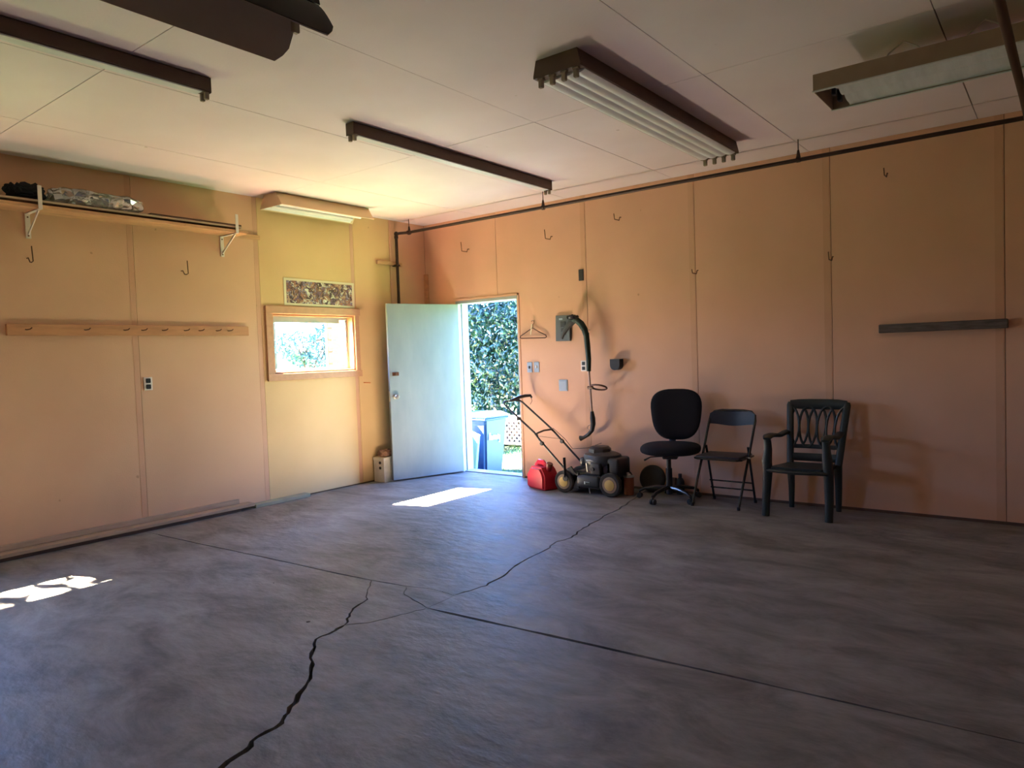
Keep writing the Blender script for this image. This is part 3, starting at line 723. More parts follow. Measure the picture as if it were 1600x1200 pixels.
for y in (-5.0, -6.5):
    obj('chain', MB().tube([(3.885, y, 2.97), (3.885, y, H-.001)], .005, 6), 'steel', t)

# ------------------------------------------------------------------ pipes
t = empty('wall_pipe', (.06, -.52, 0), 'long black iron pipe running under the ceiling along the door wall, dropping in the corner', 'pipe')
PZ = 2.92
obj('pipe_run', MB().tube([(.20, -.45, PZ+.005), (XR-.02, -.45, PZ-.01)], .0165, 14), 'pipe', t)
obj('offset', MB().tube([(.06, -.53, PZ-.005), (.10, -.51, PZ), (.20, -.45, PZ+.005)], .017, 12), 'pipe', t)
obj('drop_pipe', MB().tube([(.06, -.535, .0), (.06, -.532, PZ-.01)], .018, 14), 'pipe', t)
obj('elbow', MB().ellipsoid((.06, -.53, PZ-.005), (.027, .027, .03)).cyl((.06, -.532, PZ-.06), (.06, -.532, PZ-.03), .024, 14), 'pipe', t)
obj('coupling', MB().cyl((.18, -.462, PZ+.004), (.22, -.448, PZ+.005), .024, 14), 'pipe', t)
for x, y in [(.20, -.45), (2.16, -.45), (4.69, -.45), (7.1, -.45)]:
    obj('pipe_hanger', MB().cyl((x, y, PZ+.02), (x, y, H-.001), .0045, 8).cyl((x, y, PZ+.012), (x, y, PZ+.075), .019, 10, .008).cyl((x-.014, y, PZ), (x+.014, y, PZ), .024, 14), 'pipe', t)
obj('strap', MB().box((.0, -.56, 2.53), (.082, -.505, 2.55), .003), 'pipe', t)
tag(obj('branch_pipe', MB().tube([(6.215, -.50, PZ-.03), (6.215, -.51, 2.83), (6.213, -.56, 2.80), (6.207, -1.4, 2.80), (6.181, -2.95, 2.80), (6.11, -7.6, 2.80)], .021, 16), 'pipe'), 'dark pipe crossing the upper right corner in front of the hanging light', 'pipe')

# ------------------------------------------------------------------ shelf
t = empty('wall_shelf', (0, -3.6, 2.46), 'long pine shelf on white brackets high on the left wall', 'shelf')
Y0 = -4.95
obj('cleat', MB().box((0, Y0, 2.655), (.022, -2.35, 2.70), .003), 'pine', t)
obj('plank', MB().box((.03, Y0, 2.650), (.265, -2.64, 2.678), .003), 'pine', t)
obj('plank', MB().box((.06, Y0, 2.698), (.262, -2.70, 2.714), .003), 'planks', t)
for y in (-4.8, -3.9, -3.2, -2.8): obj('spacer', MB().box((.07, y-.02, 2.678), (.20, y+.02, 2.698)), 'darkwood', t)
for y in (-4.38, -2.755):
    br = MB().box((0, y-.018, 2.455), (.006, y+.018, 2.648), .001).box((0, y-.014, 2.642), (.275, y+.014, 2.648)).beam((.006, y, 2.49), (.235, y, 2.642), .008, .02)
    br.box((.272, y-.014, 2.642), (.278, y+.014, 2.82), .001)
    b_ = obj('bracket', br, 'bracket', t)
    [obj('screw', MB().cyl((.006, y, z_), (.01, y, z_), .006, 8), 'wire', b_) for z_ in (2.475, 2.62)]
tag(obj('dark_stick', MB().box((.12, -3.52, 2.7145), (.20, -2.66, 2.742), .004), 'darkwood'), 'dark wooden stick lying at the right end of the wall shelf', 'stick')
import mathutils.noise as mn
def lump(c, r, amp, fr_, seed, sub=4, power=.7):
    b = MB(); bmesh.ops.create_icosphere(b.bm, subdivisions=sub, radius=1)
    for v in b.bm.verts:
        p = Vector([math.copysign(abs(x)**power, x) for x in v.co]); q = Vector((p.x*r[0], p.y*r[1], p.z*r[2]))
        k = mn.noise(q*fr_+Vector((seed, 0, 0))); q += v.co*amp*(abs(k)*2-.4)
        v.co = q+Vector(c)
    zb_ = c[2]-r[2]
    for v in b.bm.verts: v.co.z = max(v.co.z, zb_)
    return b
tag(obj('plastic_bag', lump((.165, -3.93, 2.784), (.075, .36, .068), .022, 9, 3, 5, .55), 'film', smooth=False), 'crumpled clear plastic bag lying on the wall shelf', 'bag')
tag(obj('black_bundle', lump((.15, -4.44, 2.775), (.075, .12, .06), .03, 30, 9, 4), 'fabric', smooth=False), 'fuzzy black bundle at the left end of the wall shelf', 'bundle')

# peg rail
t = empty('peg_rail', (0, -3.55, 1.70), 'long brown wooden rail with small pegs across the left wall', 'rail')
obj('board', MB().box((0, -4.573, 1.698), (.035, -2.535, 1.787), .003), 'rail', t)
for y in (-4.45, -4.03, -3.72, -3.57, -3.39, -3.19, -3.05, -2.88, -2.74-.15+.13):
    obj('peg', MB().tube([(.033, y, 1.745), (.05, y+.005, 1.742), (.075, y+.02, 1.746), (.082, y+.03, 1.758)], .0045, 8), 'wire', t)

# ------------------------------------------------------------------ wire hooks
def hook_left(y, z, label):
    tag(obj('wire_hook', MB().tube([(0, y, z), (.03, y, z), (.055, y+.002, z-.035), (.085, y+.002, z-.04), (.12, y+.002, z-.035), (.125, y-.005, z+.08)], .0045, 8), 'wire'), label, 'hook')
hook_left(-4.40, 2.30, 'rusty wire hook on the left wall below the left shelf bracket')
hook_left(-3.17, 2.29, 'rusty wire hook on the left wall between the shelf brackets')
def hook_back(x, z, up_, label):
    tag(obj('wire_hook', MB().tube([(x, 0, z), (x, -.025, z-.002), (x-.002, -.04, z-.035), (x-.002, -.13, z-.035), (x-.004, -.14, z+up_)], .0045, 8), 'wire'), label, 'hook')
hook_back(.745, 2.705, .07, 'wire hook high on the wall above the open door')
hook_back(1.955, 2.70, .06, 'wire hook high on the wall between doorway and small black plate')
hook_back(2.81, 2.785, .02, 'wire hook high on the wall just below the pipe, right of the black plate')
hook_back(5.26, 2.785, .02, 'wire hook high on the right wall area under the hanging light')
hook_back(3.625, 2.165, .0, 'wire hook at mid wall above the office chair')
hook_back(4.835, 2.16, .03, 'wire hook at mid wall above the plastic armchair, on a panel seam')

# grey ledge
tag(obj('wood_ledge', MB().box((5.19, -.075, 1.492), (6.06, 0, 1.562), .006), 'greywood'), 'short weathered grey wood block ledge on the right end of the wall', 'ledge')

# ------------------------------------------------------------------ items on the door wall
# poster
po = obj('poster', MB().obox((.003, -1.63, 2.155), (.004, .925, .285), (math.radians(-.4), 0, 0)), 'tagp')
tag(po, 'long crowded collage poster with pale border above the window', 'poster')
obj('print', MB().obox((.006, -1.63, 2.155), (.002, .86, .235), (math.radians(-.4), 0, 0)), 'collage', po)

# outlets
def outlet_l(y, z):
    t = empty('wall_outlet', (0, y, z), 'double outlet on the left wall below the peg rail', 'outlet')
    obj('plate', MB().box((0, y-.037, z-.058), (.008, y+.037, z+.058), .003), 'bracket', t)
    for s_ in (-1, 1): obj('socket', MB().box((.007, y-.02, z+s_*.026-.02), (.011, y+.02, z+s_*.026+.02), .005), 'black', t)
outlet_l(-3.525, 1.275)
def plate(name, x, z, w, h, m, label, parts):
    t = empty(name, (x, 0, z), label, 'wall plate')
    obj('plate', MB().box((x-w/2, -.008, z-h/2), (x+w/2, 0, z+h/2), .003), m, t)
    for (pn, dx_, dz, pw, ph, dep, pm) in parts:
        obj(pn, MB().box((x+dx_-pw/2, -.008-dep, z+dz-ph/2), (x+dx_+pw/2, -.006, z+dz+ph/2), .002), pm, t)
plate('light_switch', 1.592, 1.271, .07, .115, 'plate', 'left light switch on a grey steel plate beside the doorway', [('lever', 0, 0, .018, .03, .012, 'black')])
plate('light_switch', 1.690, 1.272, .07, .115, 'plate', 'right light switch on a grey steel plate beside the doorway', [('lever', 0, .005, .02, .028, .012, 'bracket')])
plate('blank_plate', 2.042, 1.066, .115, .125, 'plate', 'blank grey metal cover plate below the breaker panel', [('cover', 0, 0, .09, .10, .004, 'plate')])
plate('wall_outlet', 2.312, 1.275, .07, .115, 'bracket', 'white double outlet behind the string trimmer', [('socket', 0, .026, .038, .036, .004, 'black'), ('socket', 0, -.026, .038, .036, .004, 'black')])
tag(obj('black_plate', MB().box((2.285, -.012, 2.185), (2.343, 0, 2.305), .003), 'black'), 'small black rectangular plate high on the wall above the trimmer', 'wall plate')
bb = MB(); pr = [(2.68, 1.34), (2.79, 1.34)]
for k in range(9):
    a_ = -k*PI/8; pr.append((2.735+.055*math.cos(a_), 1.275+.05*math.sin(a_)))
tag(obj('wall_holder', bb.prism([(x, -.085, z) for x, z in pr], (0, .085, 0)), 'black'), 'small black round-bottomed holder on the wall right of the trimmer', 'holder')
# breaker panel
t = empty('breaker_panel', (2.07, 0, 1.55), 'dark grey electrical breaker panel beside the trimmer head', 'breaker panel')
obj('cover', MB().obox((2.073, -.016, 1.69), (.185, .03, .28), (0, math.radians(1.5), 0), .004), 'panelgrey', t)
obj('breaker', MB().box((2.05, -.037, 1.70), (2.115, -.030, 1.765), .003), 'black', t)
obj('breaker', MB().box((2.055, -.037, 1.615), (2.115, -.030, 1.69), .003), 'black', t)
obj('sticker', MB().box((2.03, -.033, 1.78), (2.075, -.0305, 1.80)), 'plate', t)
# hanger
t = empty('clothes_hanger', (1.67, -.03, 1.60), 'brown plastic clothes hanger on a nail beside the doorway', 'clothes hanger')
obj('frame', MB().tube([(1.49, -.03, 1.613), (1.497, -.03, 1.628), (1.60, -.03, 1.68), (1.672, -.03, 1.715), (1.75, -.03, 1.67), (1.848, -.03, 1.625), (1.855, -.03, 1.605), (1.84, -.03, 1.597), (1.51, -.03, 1.603)], .0065, 8, closed=True), 'hanger', t)
obj('hook', MB().tube([(1.672, -.03, 1.715), (1.672, -.03, 1.75), (1.69, -.03, 1.765), (1.69, -.03, 1.79), (1.67, -.03, 1.80), (1.655, -.03, 1.785)], .0035, 8), 'wire', t)
obj('nail', MB().cyl((1.672, 0, 1.795), (1.672, -.045, 1.797), .003, 8), 'steel', t)
obj('paper_strip', MB().obox((1.655, -.038, 1.70), (.014, .002, .12), (0, math.radians(10), 0)), 'tagp', t)

# string trimmer
t = empty('string_trimmer', (2.45, -.12, .55), 'green string trimmer hanging head-up on the wall beside the breaker panel', 'string trimmer')
yT = -.14
obj('guard', MB().tube([(2.15, yT-.03, 1.57), (2.16, yT-.02, 1.62), (2.20, yT-.01, 1.68), (2.25, yT, 1.735), (2.30, yT, 1.755)], [.014, .024, .034, .038, .028], 10, flat=(1, .8)), 'charc', t)
obj('motor_head', MB().tube([(2.25, yT, 1.765), (2.33, yT, 1.76), (2.38, yT, 1.72), (2.42, yT, 1.66), (2.44, yT, 1.60)], [.024, .034, .036, .034, .030], 12), 'green', t)
obj('spool_cap', MB().lathe([(.03, 0), (.055, .005), (.06, .03), (.05, .045), (.02, .05)], (2.285, yT, 1.768), seg=14), 'black', t)
for k in range(5): obj('rib', MB().ellipsoid((2.235+k*.027, yT-.02, 1.806-abs(k-2)*.006), (.014, .035, .020), u=8, v=6), 'black', t)
obj('sleeve', MB().tube([(2.44, yT, 1.62), (2.45, yT, 1.5), (2.46, yT, 1.35), (2.458, yT, 1.22)], [.030, .030, .027, .022], 12), 'green', t)
obj('shaft', MB().cyl((2.458, yT, 1.24), (2.485, yT, .72), .0115, 12), 'tube', t)
obj('assist_handle', MB().tube([(2.47+.01+.09*(1-math.cos(a_*PI/8)), yT-.06*math.sin(a_*PI/8), 1.052+.03*math.sin(a_*PI/8)) for a_ in range(16)], .010, 8, closed=True).cyl((2.44, yT, 1.05), (2.50, yT, 1.052), .016, 8), 'hanger', t)
obj('grip', MB().tube([(2.482, yT, .80), (2.487, yT, .73), (2.49, yT, .67), (2.475, yT, .60), (2.43, yT, .555), (2.37, yT, .52), (2.33, yT, .51)], [.018, .028, .027, .022, .020, .018, .03], 12), 'black', t)
obj('trigger', MB().tube([(2.462, yT, .66), (2.43, yT, .65), (2.42, yT, .62), (2.445, yT, .60)], .004, 8), 'tube', t)
obj('wall_nail', MB().cyl((2.40, 0, 1.655), (2.40, -.19, 1.66), .004, 8), 'steel', t)

# orange scrap mark on the left wall
tag(obj('orange_strip', MB().obox((.003, -1.03, 1.155), (.006, .10, .008), (math.radians(-4), 0, 0)), 'orange'), 'thin orange strip stuck on the left wall below the window corner', 'strip')

# box behind the door
t = empty('white_box', (.11, -.86, 0), 'white box with two round holes in the corner behind the door', 'box')
obj('carton', MB().box((.02, -1.0, 0), (.20, -.74, .27), .004), 'cardw', t)
obj('lid', MB().box((.015, -1.005, .25), (.205, -.735, .285), .004), 'cardw', t)
for z in (.225, .165): obj('hole', MB().cyl((.135, -.997, z), (.135, -1.0065, z), .017, 12), 'black', t)
tag(obj('brown_rag', lump((.10, -.87, .325), (.08, .10, .04), .03, 20, 5, 3), 'rag', smooth=False), 'crumpled brown rag on top of the white box', 'rag')

# boards on floor along left wall
def board(name, a, b, w, h, z, m, label):
    a = Vector((*a, z+h/2)); b = Vector((*b, z+h/2))
    tag(obj(name, MB().beam(a, b, w, h, .003), m), label, 'board')
board('floor_board', (.068, -5.4), (.068, -2.62), .12, .03, .03, 'planks', 'wide dusty plank lying along the left wall floor')
board('bearer_board', (.06, -5.3), (.06, -2.75), .09, .03, 0, 'darkwood', 'dark board underneath the wide dusty plank on the floor')
board('leaning_board', (.014, -5.35), (.014, -2.72), .022, .045, .0605, 'planks', 'narrow board on edge against the left wall above the wide plank')
board('green_board', (.06, -2.60), (.05, -1.95), .10, .035, 0, 'greenwood', 'grey green board end lying on the floor below the window')

# ------------------------------------------------------------------ red fuel can
t = empty('fuel_can', (2.04, -.42, 0), 'red plastic fuel can beside the doorway', 'fuel can')
c = Vector((2.02, -.42, 0))
FM = Matrix.Translation(c) @ Matrix.Rotation(math.radians(-22), 4, 'Z')
b = MB(); pr = [(-.165, .012), (-.15, 0), (.15, 0), (.165, .012), (.168, .12), (.155, .165), (.10, .235), (-.085, .235), (-.165, .15)]
b.prism([(x, -.10, z) for x, z in pr], (0, .20, 0))
es = [e_ for e_ in b.bm.edges if abs(e_.verts[0].co.y-e_.verts[1].co.y) < .01]
bmesh.ops.bevel(b.bm, geom=es, offset=.022, segments=3, affect='EDGES')
obj('body', b.xf(FM), 'red', t)
obj('handle', MB().tube([(-.12, 0, .195), (-.105, 0, .235), (-.06, 0, .268), (.03, 0, .268), (.055, 0, .25), (.065, 0, .225)], .024, 10, flat=(1.5, .7)).xf(FM), 'red', t)
obj('spout_neck', MB().cyl((.115, 0, .205), (.135, 0, .25), .032, 14).xf(FM), 'redd', t)
obj('cap', MB().cyl((.133, 0, .245), (.147, 0, .28), .035, 14, bev=.004).xf(FM), 'can', t)

# ------------------------------------------------------------------ lawn mower
t = empty('lawn_mower', (2.62, -.33, 0), 'black push lawn mower with yellow wheel hubs against the wall', 'lawn mower')
def wheel(x, y, r, s_):
    w = obj('wheel', MB().lathe([(r*.62, -.024), (r*.9, -.026), (r, -.018), (r, .018), (r*.9, .026), (r*.62, .024)], (x, y, r), 'Y', 28), 'tyre', t)
    yy = y-s_*.027
    obj('rim', MB().lathe([(r*.66, -.003), (r*.68, .001), (r*.66, .004)], (x, yy+s_*.003, r), 'Y', 28), 'fixture', w)
    obj('hub', MB().lathe([(r*.48, -.008), (r*.45, .006), (r*.2, .012), (r*.05, .013)] if s_ > 0 else [(r*.05, -.013), (r*.2, -.012), (r*.45, -.006), (r*.48, .008)], (x, yy, r), 'Y', 24), 'yellow', w)
wheel(2.355, -.50, .112, 1); wheel(2.89, -.50, .118, 1); wheel(2.35, -.19, .112, -1); wheel(2.85, -.19, .118, -1)
dk = MB()
pr = [(2.33, .06), (2.33, .15), (2.42, .205), (2.50, .225), (2.74, .225), (2.86, .19), (2.925, .14), (2.925, .06)]
dk.prism([(x, -.475, z) for x, z in pr], (0, .33, 0))
bmesh.ops.bevel(dk.bm, geom=[e_ for e_ in dk.bm.edges if abs(e_.verts[0].co.y-e_.verts[1].co.y) < .01 and e_.verts[0].co.z > .1], offset=.03, segments=3, affect='EDGES')
obj('deck', dk, 'deck', t)
obj('side_cover', MB().box((2.50, -.515, .07), (2.76, -.46, .19), .028, 3), 'greycover', t)
obj('badge', MB().box((2.595, -.5195, .105), (2.665, -.514, .135), .002), 'deck', t)
obj('badge_mark', MB().box((2.598, -.5215, .106), (2.609, -.519, .134)).box((2.615, -.5210, .127), (2.66, -.519, .130)), 'print', t)
obj('discharge_flap', MB().prism([(2.46, -.50, .18), (2.52, -.50, .21), (2.52, -.50, .05), (2.43, -.50, .06)], (0, .02, 0)), 'deck', t)
obj('flap_lever', MB().beam((2.655, -.52, .07), (2.665, -.52, .02), .012, .006), 'steel', t)
EM = Matrix.Translation((2.69, -.30, -.065))
eng = MB(); eng.box((-.14, -.13, .23), (.17, .13, .40), .02, 2)
obj('engine_block', eng.xf(EM), 'black', t)
obj('shroud', MB().lathe([(.17, .34), (.195, .36), (.20, .42), (.185, .45), (.13, .475), (.11, .48)], (0, 0, 0), seg=28).xf(EM @ Matrix.Diagonal((1.03, .85, 1, 1))), 'greycover', t)
obj('starter_cap', MB().lathe([(.12, .47), (.115, .505), (.09, .528), (.04, .532)], (-.03, 0, 0), seg=8).xf(EM), 'black', t)
obj('fuel_tank', MB().box((.10, -.13, .24), (.25, .12, .43), .025, 3).xf(EM), 'black', t)
obj('air_filter', MB().box((-.045, -.185, .26), (.075, -.12, .385), .02, 3).xf(EM), 'greycover', t)
obj('filter_knob', MB().cyl((-.01, -.18, .32), (-.01, -.20, .32), .02, 12).xf(EM), 'black', t)
obj('muffler_guard', MB().box((-.205, -.12, .33), (-.14, .08, .42), .02, 2).xf(EM), 'greycover', t)
obj('engine_rod', MB().cyl((-.10, -.155, .245), (-.115, -.16, .35), .010, 8).tube([(-.12, -.16, .36), (-.05, -.165, .37), (.0, -.165, .365)], .009, 8), 'steel', t) if False else obj('engine_rod', MB().cyl((2.605, -.455, .22), (2.595, -.455, .31), .010, 8).tube([(2.59, -.455, .335), (2.64, -.46, .34), (2.69, -.46, .333)], .008, 8), 'steel', t)
obj('spark_lead', MB().tube([(2.64, -.45, .33), (2.66, -.47, .29), (2.65, -.47, .25), (2.69, -.465, .22)], .008, 8), 'black', t)
# handle: near side tube y=-.50, far side y=-.17
yn, yf = -.50, -.17
obj('handle_side', MB().tube([(2.40, yn, .20), (2.053, yn, .524), (1.99, yn, .596), (1.60, yn, .885), (1.575, yn+.02, .905), (1.565, yn+.06, .915)], .0105, 10), 'black', t)
obj('handle_side', MB().tube([(2.42, yf, .20), (2.07, yf, .52), (1.99, yf, .596), (1.60, yf, .885), (1.575, yf-.02, .905), (1.565, yf-.06, .915)], .0105, 10), 'black', t)
obj('handle_bar', MB().tube([(1.565, yn+.06, .915), (1.565, yf-.06, .915)], .0105, 10), 'black', t)
obj('control_bar', MB().tube([(1.57, -.32, .925), (1.585, -.22, .945), (1.60, -.12, .955), (1.63, -.02-.04, .955), (1.64, -.05, .93)], [.011, .018, .018, .016, .012], 10), 'black', t)
obj('control_lever', MB().tube([(1.64, -.055, .935), (1.645, -.055, .89), (1.62, -.055, .855)], .0035, 6), 'wire', t)
obj('cross_brace', MB().tube([(2.03, yn, .55), (2.0, yn+.03, .585), (1.99, -.33, .60), (2.0, yf-.03, .60), (2.03, yf, .56)], .010, 10), 'gloss', t)
for (x, y, z) in [(2.10, yn-.02, .49), (1.80, yn-.015, .74), (2.13, yf-.02, .475)]:
    obj('knob', MB().cyl((x, y-.02, z), (x, y+.012, z), .022, 8, bev=.004).cyl((x, y, z), (x, y+.02, z), .008, 8), 'black', t)
obj('height_lever', MB().beam((2.385, -.535, .16), (2.375, -.53, .36), .028, .006).cyl((2.385, -.54, .15), (2.385, -.52, .15), .03, 12), 'black', t)
obj('handle_bracket', MB().prism([(2.34, -.50, .22), (2.43, -.50, .27), (2.52, -.50, .16), (2.47, -.50, .10), (2.38, -.50, .16)], (0, .02, 0)), 'black', t)
obj('control_cable', MB().tube([(2.0, yf, .61), (2.15, yf, .50), (2.25, yf-.01, .40), (2.45, yf-.02, .42), (2.62, yf-.03, .48)], .003, 6), 'black', t)
obj('starter_cord', MB().tube([(2.02, yn+.02, .56), (2.10, -.30, .52), (2.14, yf-.02, .50)], .002, 6), 'wire', t)

# brown can, loose wheel, dark box and bottle behind the mower
t = empty('brown_can', (2.98, -.27, 0), 'small brown can with steel rim beside the mower front wheel', 'can')
obj('body', MB().cyl((2.985, -.31, 0), (2.985, -.31, .175), .05, 20, bev=.004), 'can', t)
obj('rim', MB().cyl((2.985, -.31, .175), (2.985, -.31, .187), .054, 20), 'steel', t)
obj('spout', MB().cyl((2.98, -.31, .187), (2.975, -.31, .22), .014, 10).ellipsoid((2.99, -.31, .20), (.022, .01, .01)), 'steel', t)
t = empty('loose_wheel', (3.125, -.07, 0), 'loose black wheel leaning on the wall between mower and office chair', 'wheel')
LM = Matrix.Translation((3.125, -.075, .135)) @ Matrix.Rotation(math.radians(-12), 4, 'X')
obj('tyre', MB().lathe([(.08, -.03), (.12, -.032), (.133, -.02), (.133, .02), (.12, .032), (.08, .03)], (0, 0, 0), 'Y', 28).xf(LM), 'tyre', t)
obj('hub', MB().lathe([(.085, -.02), (.03, -.03), (.03, .03), (.085, .02)], (0, 0, 0), 'Y', 20).xf(LM), 'black', t)
t = empty('dark_box', (3.30, -.07, 0), 'small dark brown box with pinkish label on the floor behind the office chair', 'box')
obj('box_body', MB().box((3.27, -.045, 0), (3.355, -.004, .15), .004), 'darkwood', t)
obj('label', MB().box((3.28, -.0465, .03), (3.34, -.045, .08)), 'rag', t)
t = empty('black_bottle', (3.40, -.07, 0), 'black plastic bottle beside the dark box behind the office chair', 'bottle')
obj('body', MB().lathe([(.035, 0), (.04, .005), (.04, .13), (.025, .155), (.015, .16)], (3.41, -.05, 0), seg=16), 'black', t)
obj('cap', MB().cyl((3.41, -.05, .16), (3.41, -.05, .20), .018, 12, bev=.002), 'black', t)

# ------------------------------------------------------------------ office chair
C0 = Vector((3.43, -.335, 0))
t = empty('office_chair', C0, 'black fabric swivel office chair with rounded back against the wall', 'chair')
for k in range(5):
    a_ = math.radians(192+72*k); d = Vector((math.cos(a_), math.sin(a_), 0)); tip = C0+d*.29
    lg = obj('base_leg', MB().tube([C0+d*.02+Vector((0, 0, .115)), C0+d*.12+Vector((0, 0, .115)), C0+d*.24+Vector((0, 0, .095)), tip+Vector((0, 0, .07))], [.024, .022, .018, .016], 10, flat=(1, .8)), 'gloss', t)
    p = tip+Vector((0, 0, .026)); q = Vector((-d.y, d.x, 0))
    obj('caster', MB().cyl(p-q*.026, p-q*.006, .026, 16, bev=.003).cyl(p+q*.006, p+q*.026, .026, 16, bev=.003).cyl(p+Vector((0, 0, .0)), p+Vector((0, 0, .05)), .010, 8), 'black', lg)
obj('column', MB().cyl(C0+Vector((0, 0, .05)), C0+Vector((0, 0, .30)), .030, 18, bev=.004).cyl(C0+Vector((0, 0, .28)), C0+Vector((0, 0, .40)), .022, 18), 'black', t)
obj('gas_lift', MB().cyl(C0+Vector((0, 0, .385)), C0+Vector((0, 0, .405)), .027, 14), 'steel', t)
OM = Matrix.Translation(C0+Vector((.035, -.03, 0))) @ Matrix.Rotation(math.radians(20), 4, 'Z')
obj('mechanism', MB().box((-.07, -.09, .40), (.07, .12, .43), .01).xf(OM), 'black', t)
obj('lever', MB().tube([(-.05, -.02, .42), (-.18, -.05, .415), (-.24, -.06, .385)], [.006, .006, .010], 8).xf(OM), 'black', t)
obj('seat', MB().ellipsoid((0, 0, .49), (.278, .25, .06), power=.72, u=32, v=16).xf(OM), 'fabric', t)
obj('back_support', MB().tube([(0, .12, .415), (0, .20, .44), (0, .235, .52), (0, .235, .66)], [.02, .02, .02, .018], 10, flat=(1.6, .6)).xf(OM), 'black', t)
bk = MB().ellipsoid((0, 0, 0), (.235, .045, .245), power=.68, u=36, v=20)
for v in bk.bm.verts: v.co.y += -.35*v.co.x**2*1.5; v.co.x *= 1+.12*v.co.z/.245
obj('backrest', bk.xf(OM @ Matrix.Translation((.045, .20, .795)) @ Matrix.Rotation(math.radians(-6), 4, 'X')), 'fabric', t)

# ------------------------------------------------------------------ folding chair
t = empty('folding_chair', (3.95, -.3, 0), 'black metal folding chair between the office chair and the armchair', 'chair')
FL, FR = 3.725, 4.150
for x0_, s_ in ((3.725, 1), (4.150, -1)):
    sx = .012*s_
    obj('front_leg', MB().tube([(x0_, -.490, .01), (x0_+.02, -.40, .25), (x0_+.04, -.31, .47), (x0_+.055, -.23, .68), (x0_+.06, -.20, .75)], .0115, 10), 'gloss', t)
    obj('rear_leg', MB().tube([(x0_+.04+sx*1.6, -.125, .01), (x0_+.04+sx*1.6, -.20, .25), (x0_+.045+sx*1.6, -.30, .53)], .0105, 10), 'gloss', t)
    for (fx, fy) in ((x0_, -.492), (x0_+.04+sx*1.6, -.122)):
        obj('foot_cap', MB().cyl((fx, fy, 0), (fx, fy, .03), .0145, 10), 'black', t)
obj('top_rail', MB().tube([(3.785, -.20, .75), (3.795, -.185, .80), (3.83, -.175, .835), (3.90, -.17, .845), (4.10, -.17, .845), (4.17, -.175, .835), (4.205, -.185, .80), (4.21, -.20, .75)], .0115, 10), 'gloss', t)
bp = MB(); top = []; bot = []
n_ = 16
for k in range(n_+1):
    u = k/n_; x = 3.79+.415*u; y = -.19-.0*u; ztop = .845-.03*(abs(2*u-1)**6); zb_ = .722-.018*math.sin(u*PI)**2-.0
    top.append((x, y-.008+.03*math.sin(u*PI), ztop)); bot.append((x, y-.02+.03*math.sin(u*PI), zb_))
va = [bp.bm.verts.new(p) for p in top]; vb = [bp.bm.verts.new(p) for p in bot]
vc = [bp.bm.verts.new((p[0], p[1]+.012, p[2])) for p in top]; vd = [bp.bm.verts.new((p[0], p[1]+.012, p[2])) for p in bot]
for k in range(n_):
    bp.bm.faces.new((va[k], va[k+1], vb[k+1], vb[k])); bp.bm.faces.new((vc[k], vd[k], vd[k+1], vc[k+1])); bp.bm.faces.new((va[k], vc[k], vc[k+1], va[k+1])); bp.bm.faces.new((vb[k], vb[k+1], vd[k+1], vd[k]))
bp.bm.faces.new((va[0], vb[0], vd[0], vc[0])); bp.bm.faces.new((va[-1], vc[-1], vd[-1], vb[-1]))
obj('backrest', bp, 'vinyl', t)
st = MB().box((3.765, -.50, .435), (4.17, -.17, .462), .012, 3)
obj('seat', st, 'vinyl', t)
obj('seat_frame', MB().tube([(3.755, -.18, .437), (3.755, -.48, .437), (3.79, -.51, .437), (4.145, -.51, .437), (4.18, -.48, .437), (4.18, -.18, .437)], .0095, 8), 'gloss', t)
obj('crossbar', MB().tube([(3.765, -.155, .12), (4.17, -.155, .12)], .007, 8), 'gloss', t)
obj('crossbar', MB().tube([(3.765, -.178, .19), (4.17, -.178, .19)], .007, 8), 'gloss', t)
obj('pivot_bolt', MB().cyl((3.735, -.33, .44), (3.775, -.33, .44), .008, 8).cyl((4.165, -.33, .44), (4.205, -.33, .44), .008, 8), 'steel', t)

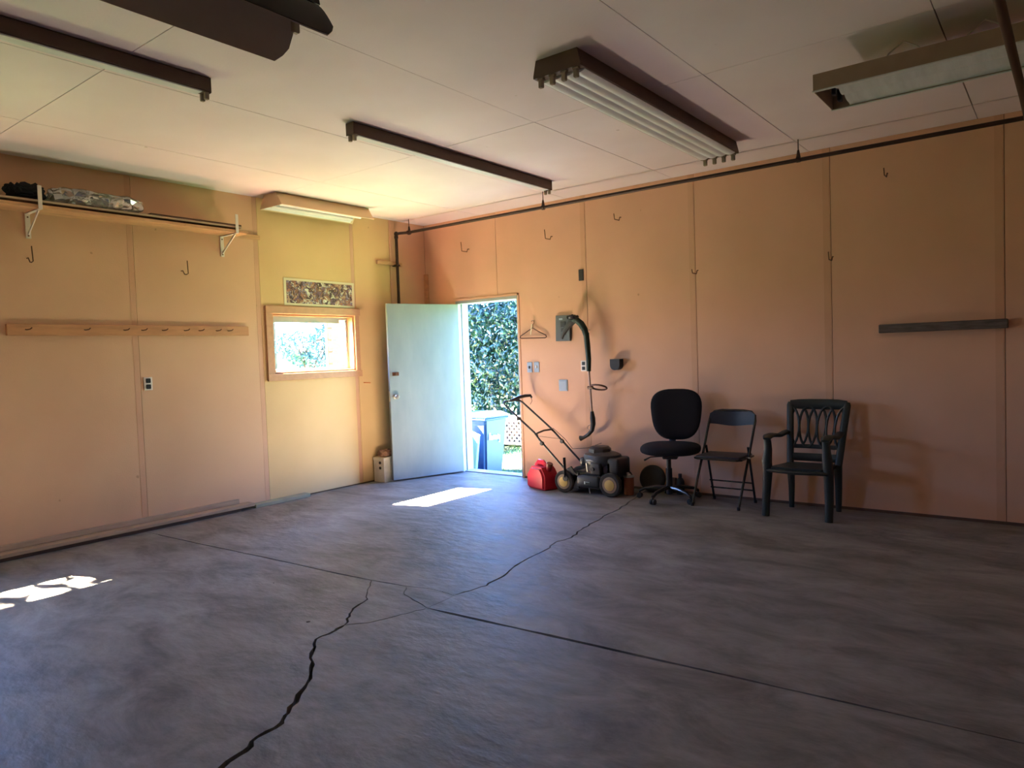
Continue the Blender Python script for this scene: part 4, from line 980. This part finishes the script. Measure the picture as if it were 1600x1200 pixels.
# ------------------------------------------------------------------ plastic armchair
t = empty('plastic_armchair', (4.66, -.35, 0), 'dark green resin armchair with woven oval lattice back', 'chair')
AX0, AX1 = 4.435, 4.895
sp_ = MB()
sp_.prism([(4.455, -.55, .385), (4.47, -.585, .385), (4.86, -.585, .385), (4.885, -.55, .385), (4.87, -.15, .37), (4.50, -.15, .37)], (0, 0, .035))
obj('seat', sp_, 'plastic_green', t)
obj('apron', MB().tube([(4.44, -.56, .385), (4.50, -.592, .39), (4.66, -.60, .385), (4.82, -.592, .39), (4.90, -.56, .385)], [.03]*5, 8, flat=(1, .6)), 'plastic_green', t)
for (xb, xm, xt, s_) in ((4.408, 4.428, 4.435, -1), (4.905, 4.905, 4.895, 1)):
    obj('front_leg', MB().tube([(xb, -.565, 0), (xb+.005, -.56, .15), (xm, -.55, .38), (xm, -.57, .46), (xt, -.555, .56), (xt+.0, -.565, .62), (xt, -.57, .645)], [.032, .034, .040, .042, .034, .032, .030], 10, flat=(1, .8)), 'plastic_green', t)
    obj('arm', MB().tube([(xt, -.59, .65), (xt, -.55, .668), (xt-.005, -.45, .668), (xt+.02, -.32, .65), (xt+.03*(1 if s_ < 0 else .3), -.17, .665), (xt+.035*(1 if s_ < 0 else .3), -.11, .67)], [.026, .038, .036, .030, .033, .026], 10, flat=(1.15, .55)), 'plastic_green', t)
for x_ in (4.50, 4.885):
    obj('rear_leg', MB().tube([(x_-.006, -.135, 0), (x_, -.15, .2), (x_+.0, -.17, .40)], [.022, .028, .036], 10, flat=(1, .7)), 'plastic_green', t)
# back frame: leaning plane from (y=-.17,z=.40) to (y=-.09,z=.93)
def bpnt(u, z, off=0):      # u across 0..1
    k = (z-.40)/.53; w = .195+.038*k; return (4.70+.022*k+(u-.5)*2*w, -.19+.085*k-.02*(1-(2*u-1)**2)*-1+off, z)
for u_ in (0, 1): obj('back_post', MB().tube([bpnt(u_, z) for z in (.40, .5, .6, .7, .8, .9, .925)], [.030]*6+[.02], 8, flat=(1, .6)), 'plastic_green', t)
obj('top_rail', MB().tube([bpnt(u, .905-.0*u) for u in (0, .15, .35, .5, .65, .85, 1)], [.034, .042, .045, .045, .045, .042, .034], 8, flat=(.4, 1)), 'plastic_green', t)
obj('lower_rail', MB().tube([bpnt(u, .545) for u in (0, .25, .5, .75, 1)], .018, 8, flat=(.5, 1)), 'plastic_green', t)
obj('lower_rail', MB().tube([bpnt(u, .455) for u in (0, .25, .5, .75, 1)], .034, 8, flat=(.4, 1)), 'plastic_green', t)
for k in range(7):
    u0_ = k/6
    ring = []
    for j in range(24):
        a_ = 2*PI*j/24; u = u0_+.165*math.cos(a_); z = .715+.175*math.sin(a_)
        if 0 <= u <= 1.0: ring.append(bpnt(u, z, .004*((k % 2)*2-1)))
        else: ring.append(None)
    if all(ring): obj('lattice_ring', MB().tube(ring, .0105, 6, closed=True), 'plastic_green', t)
    else:
        s0 = next(i for i in range(24) if ring[i] is None and ring[(i+1) % 24] is not None)
        seq = []
        for i in range(1, 24):
            p = ring[(s0+i) % 24]
            if p is None: break
            seq.append(p)
        if len(seq) > 2: obj('lattice_arc', MB().tube(seq, .0105, 6), 'plastic_green', t)
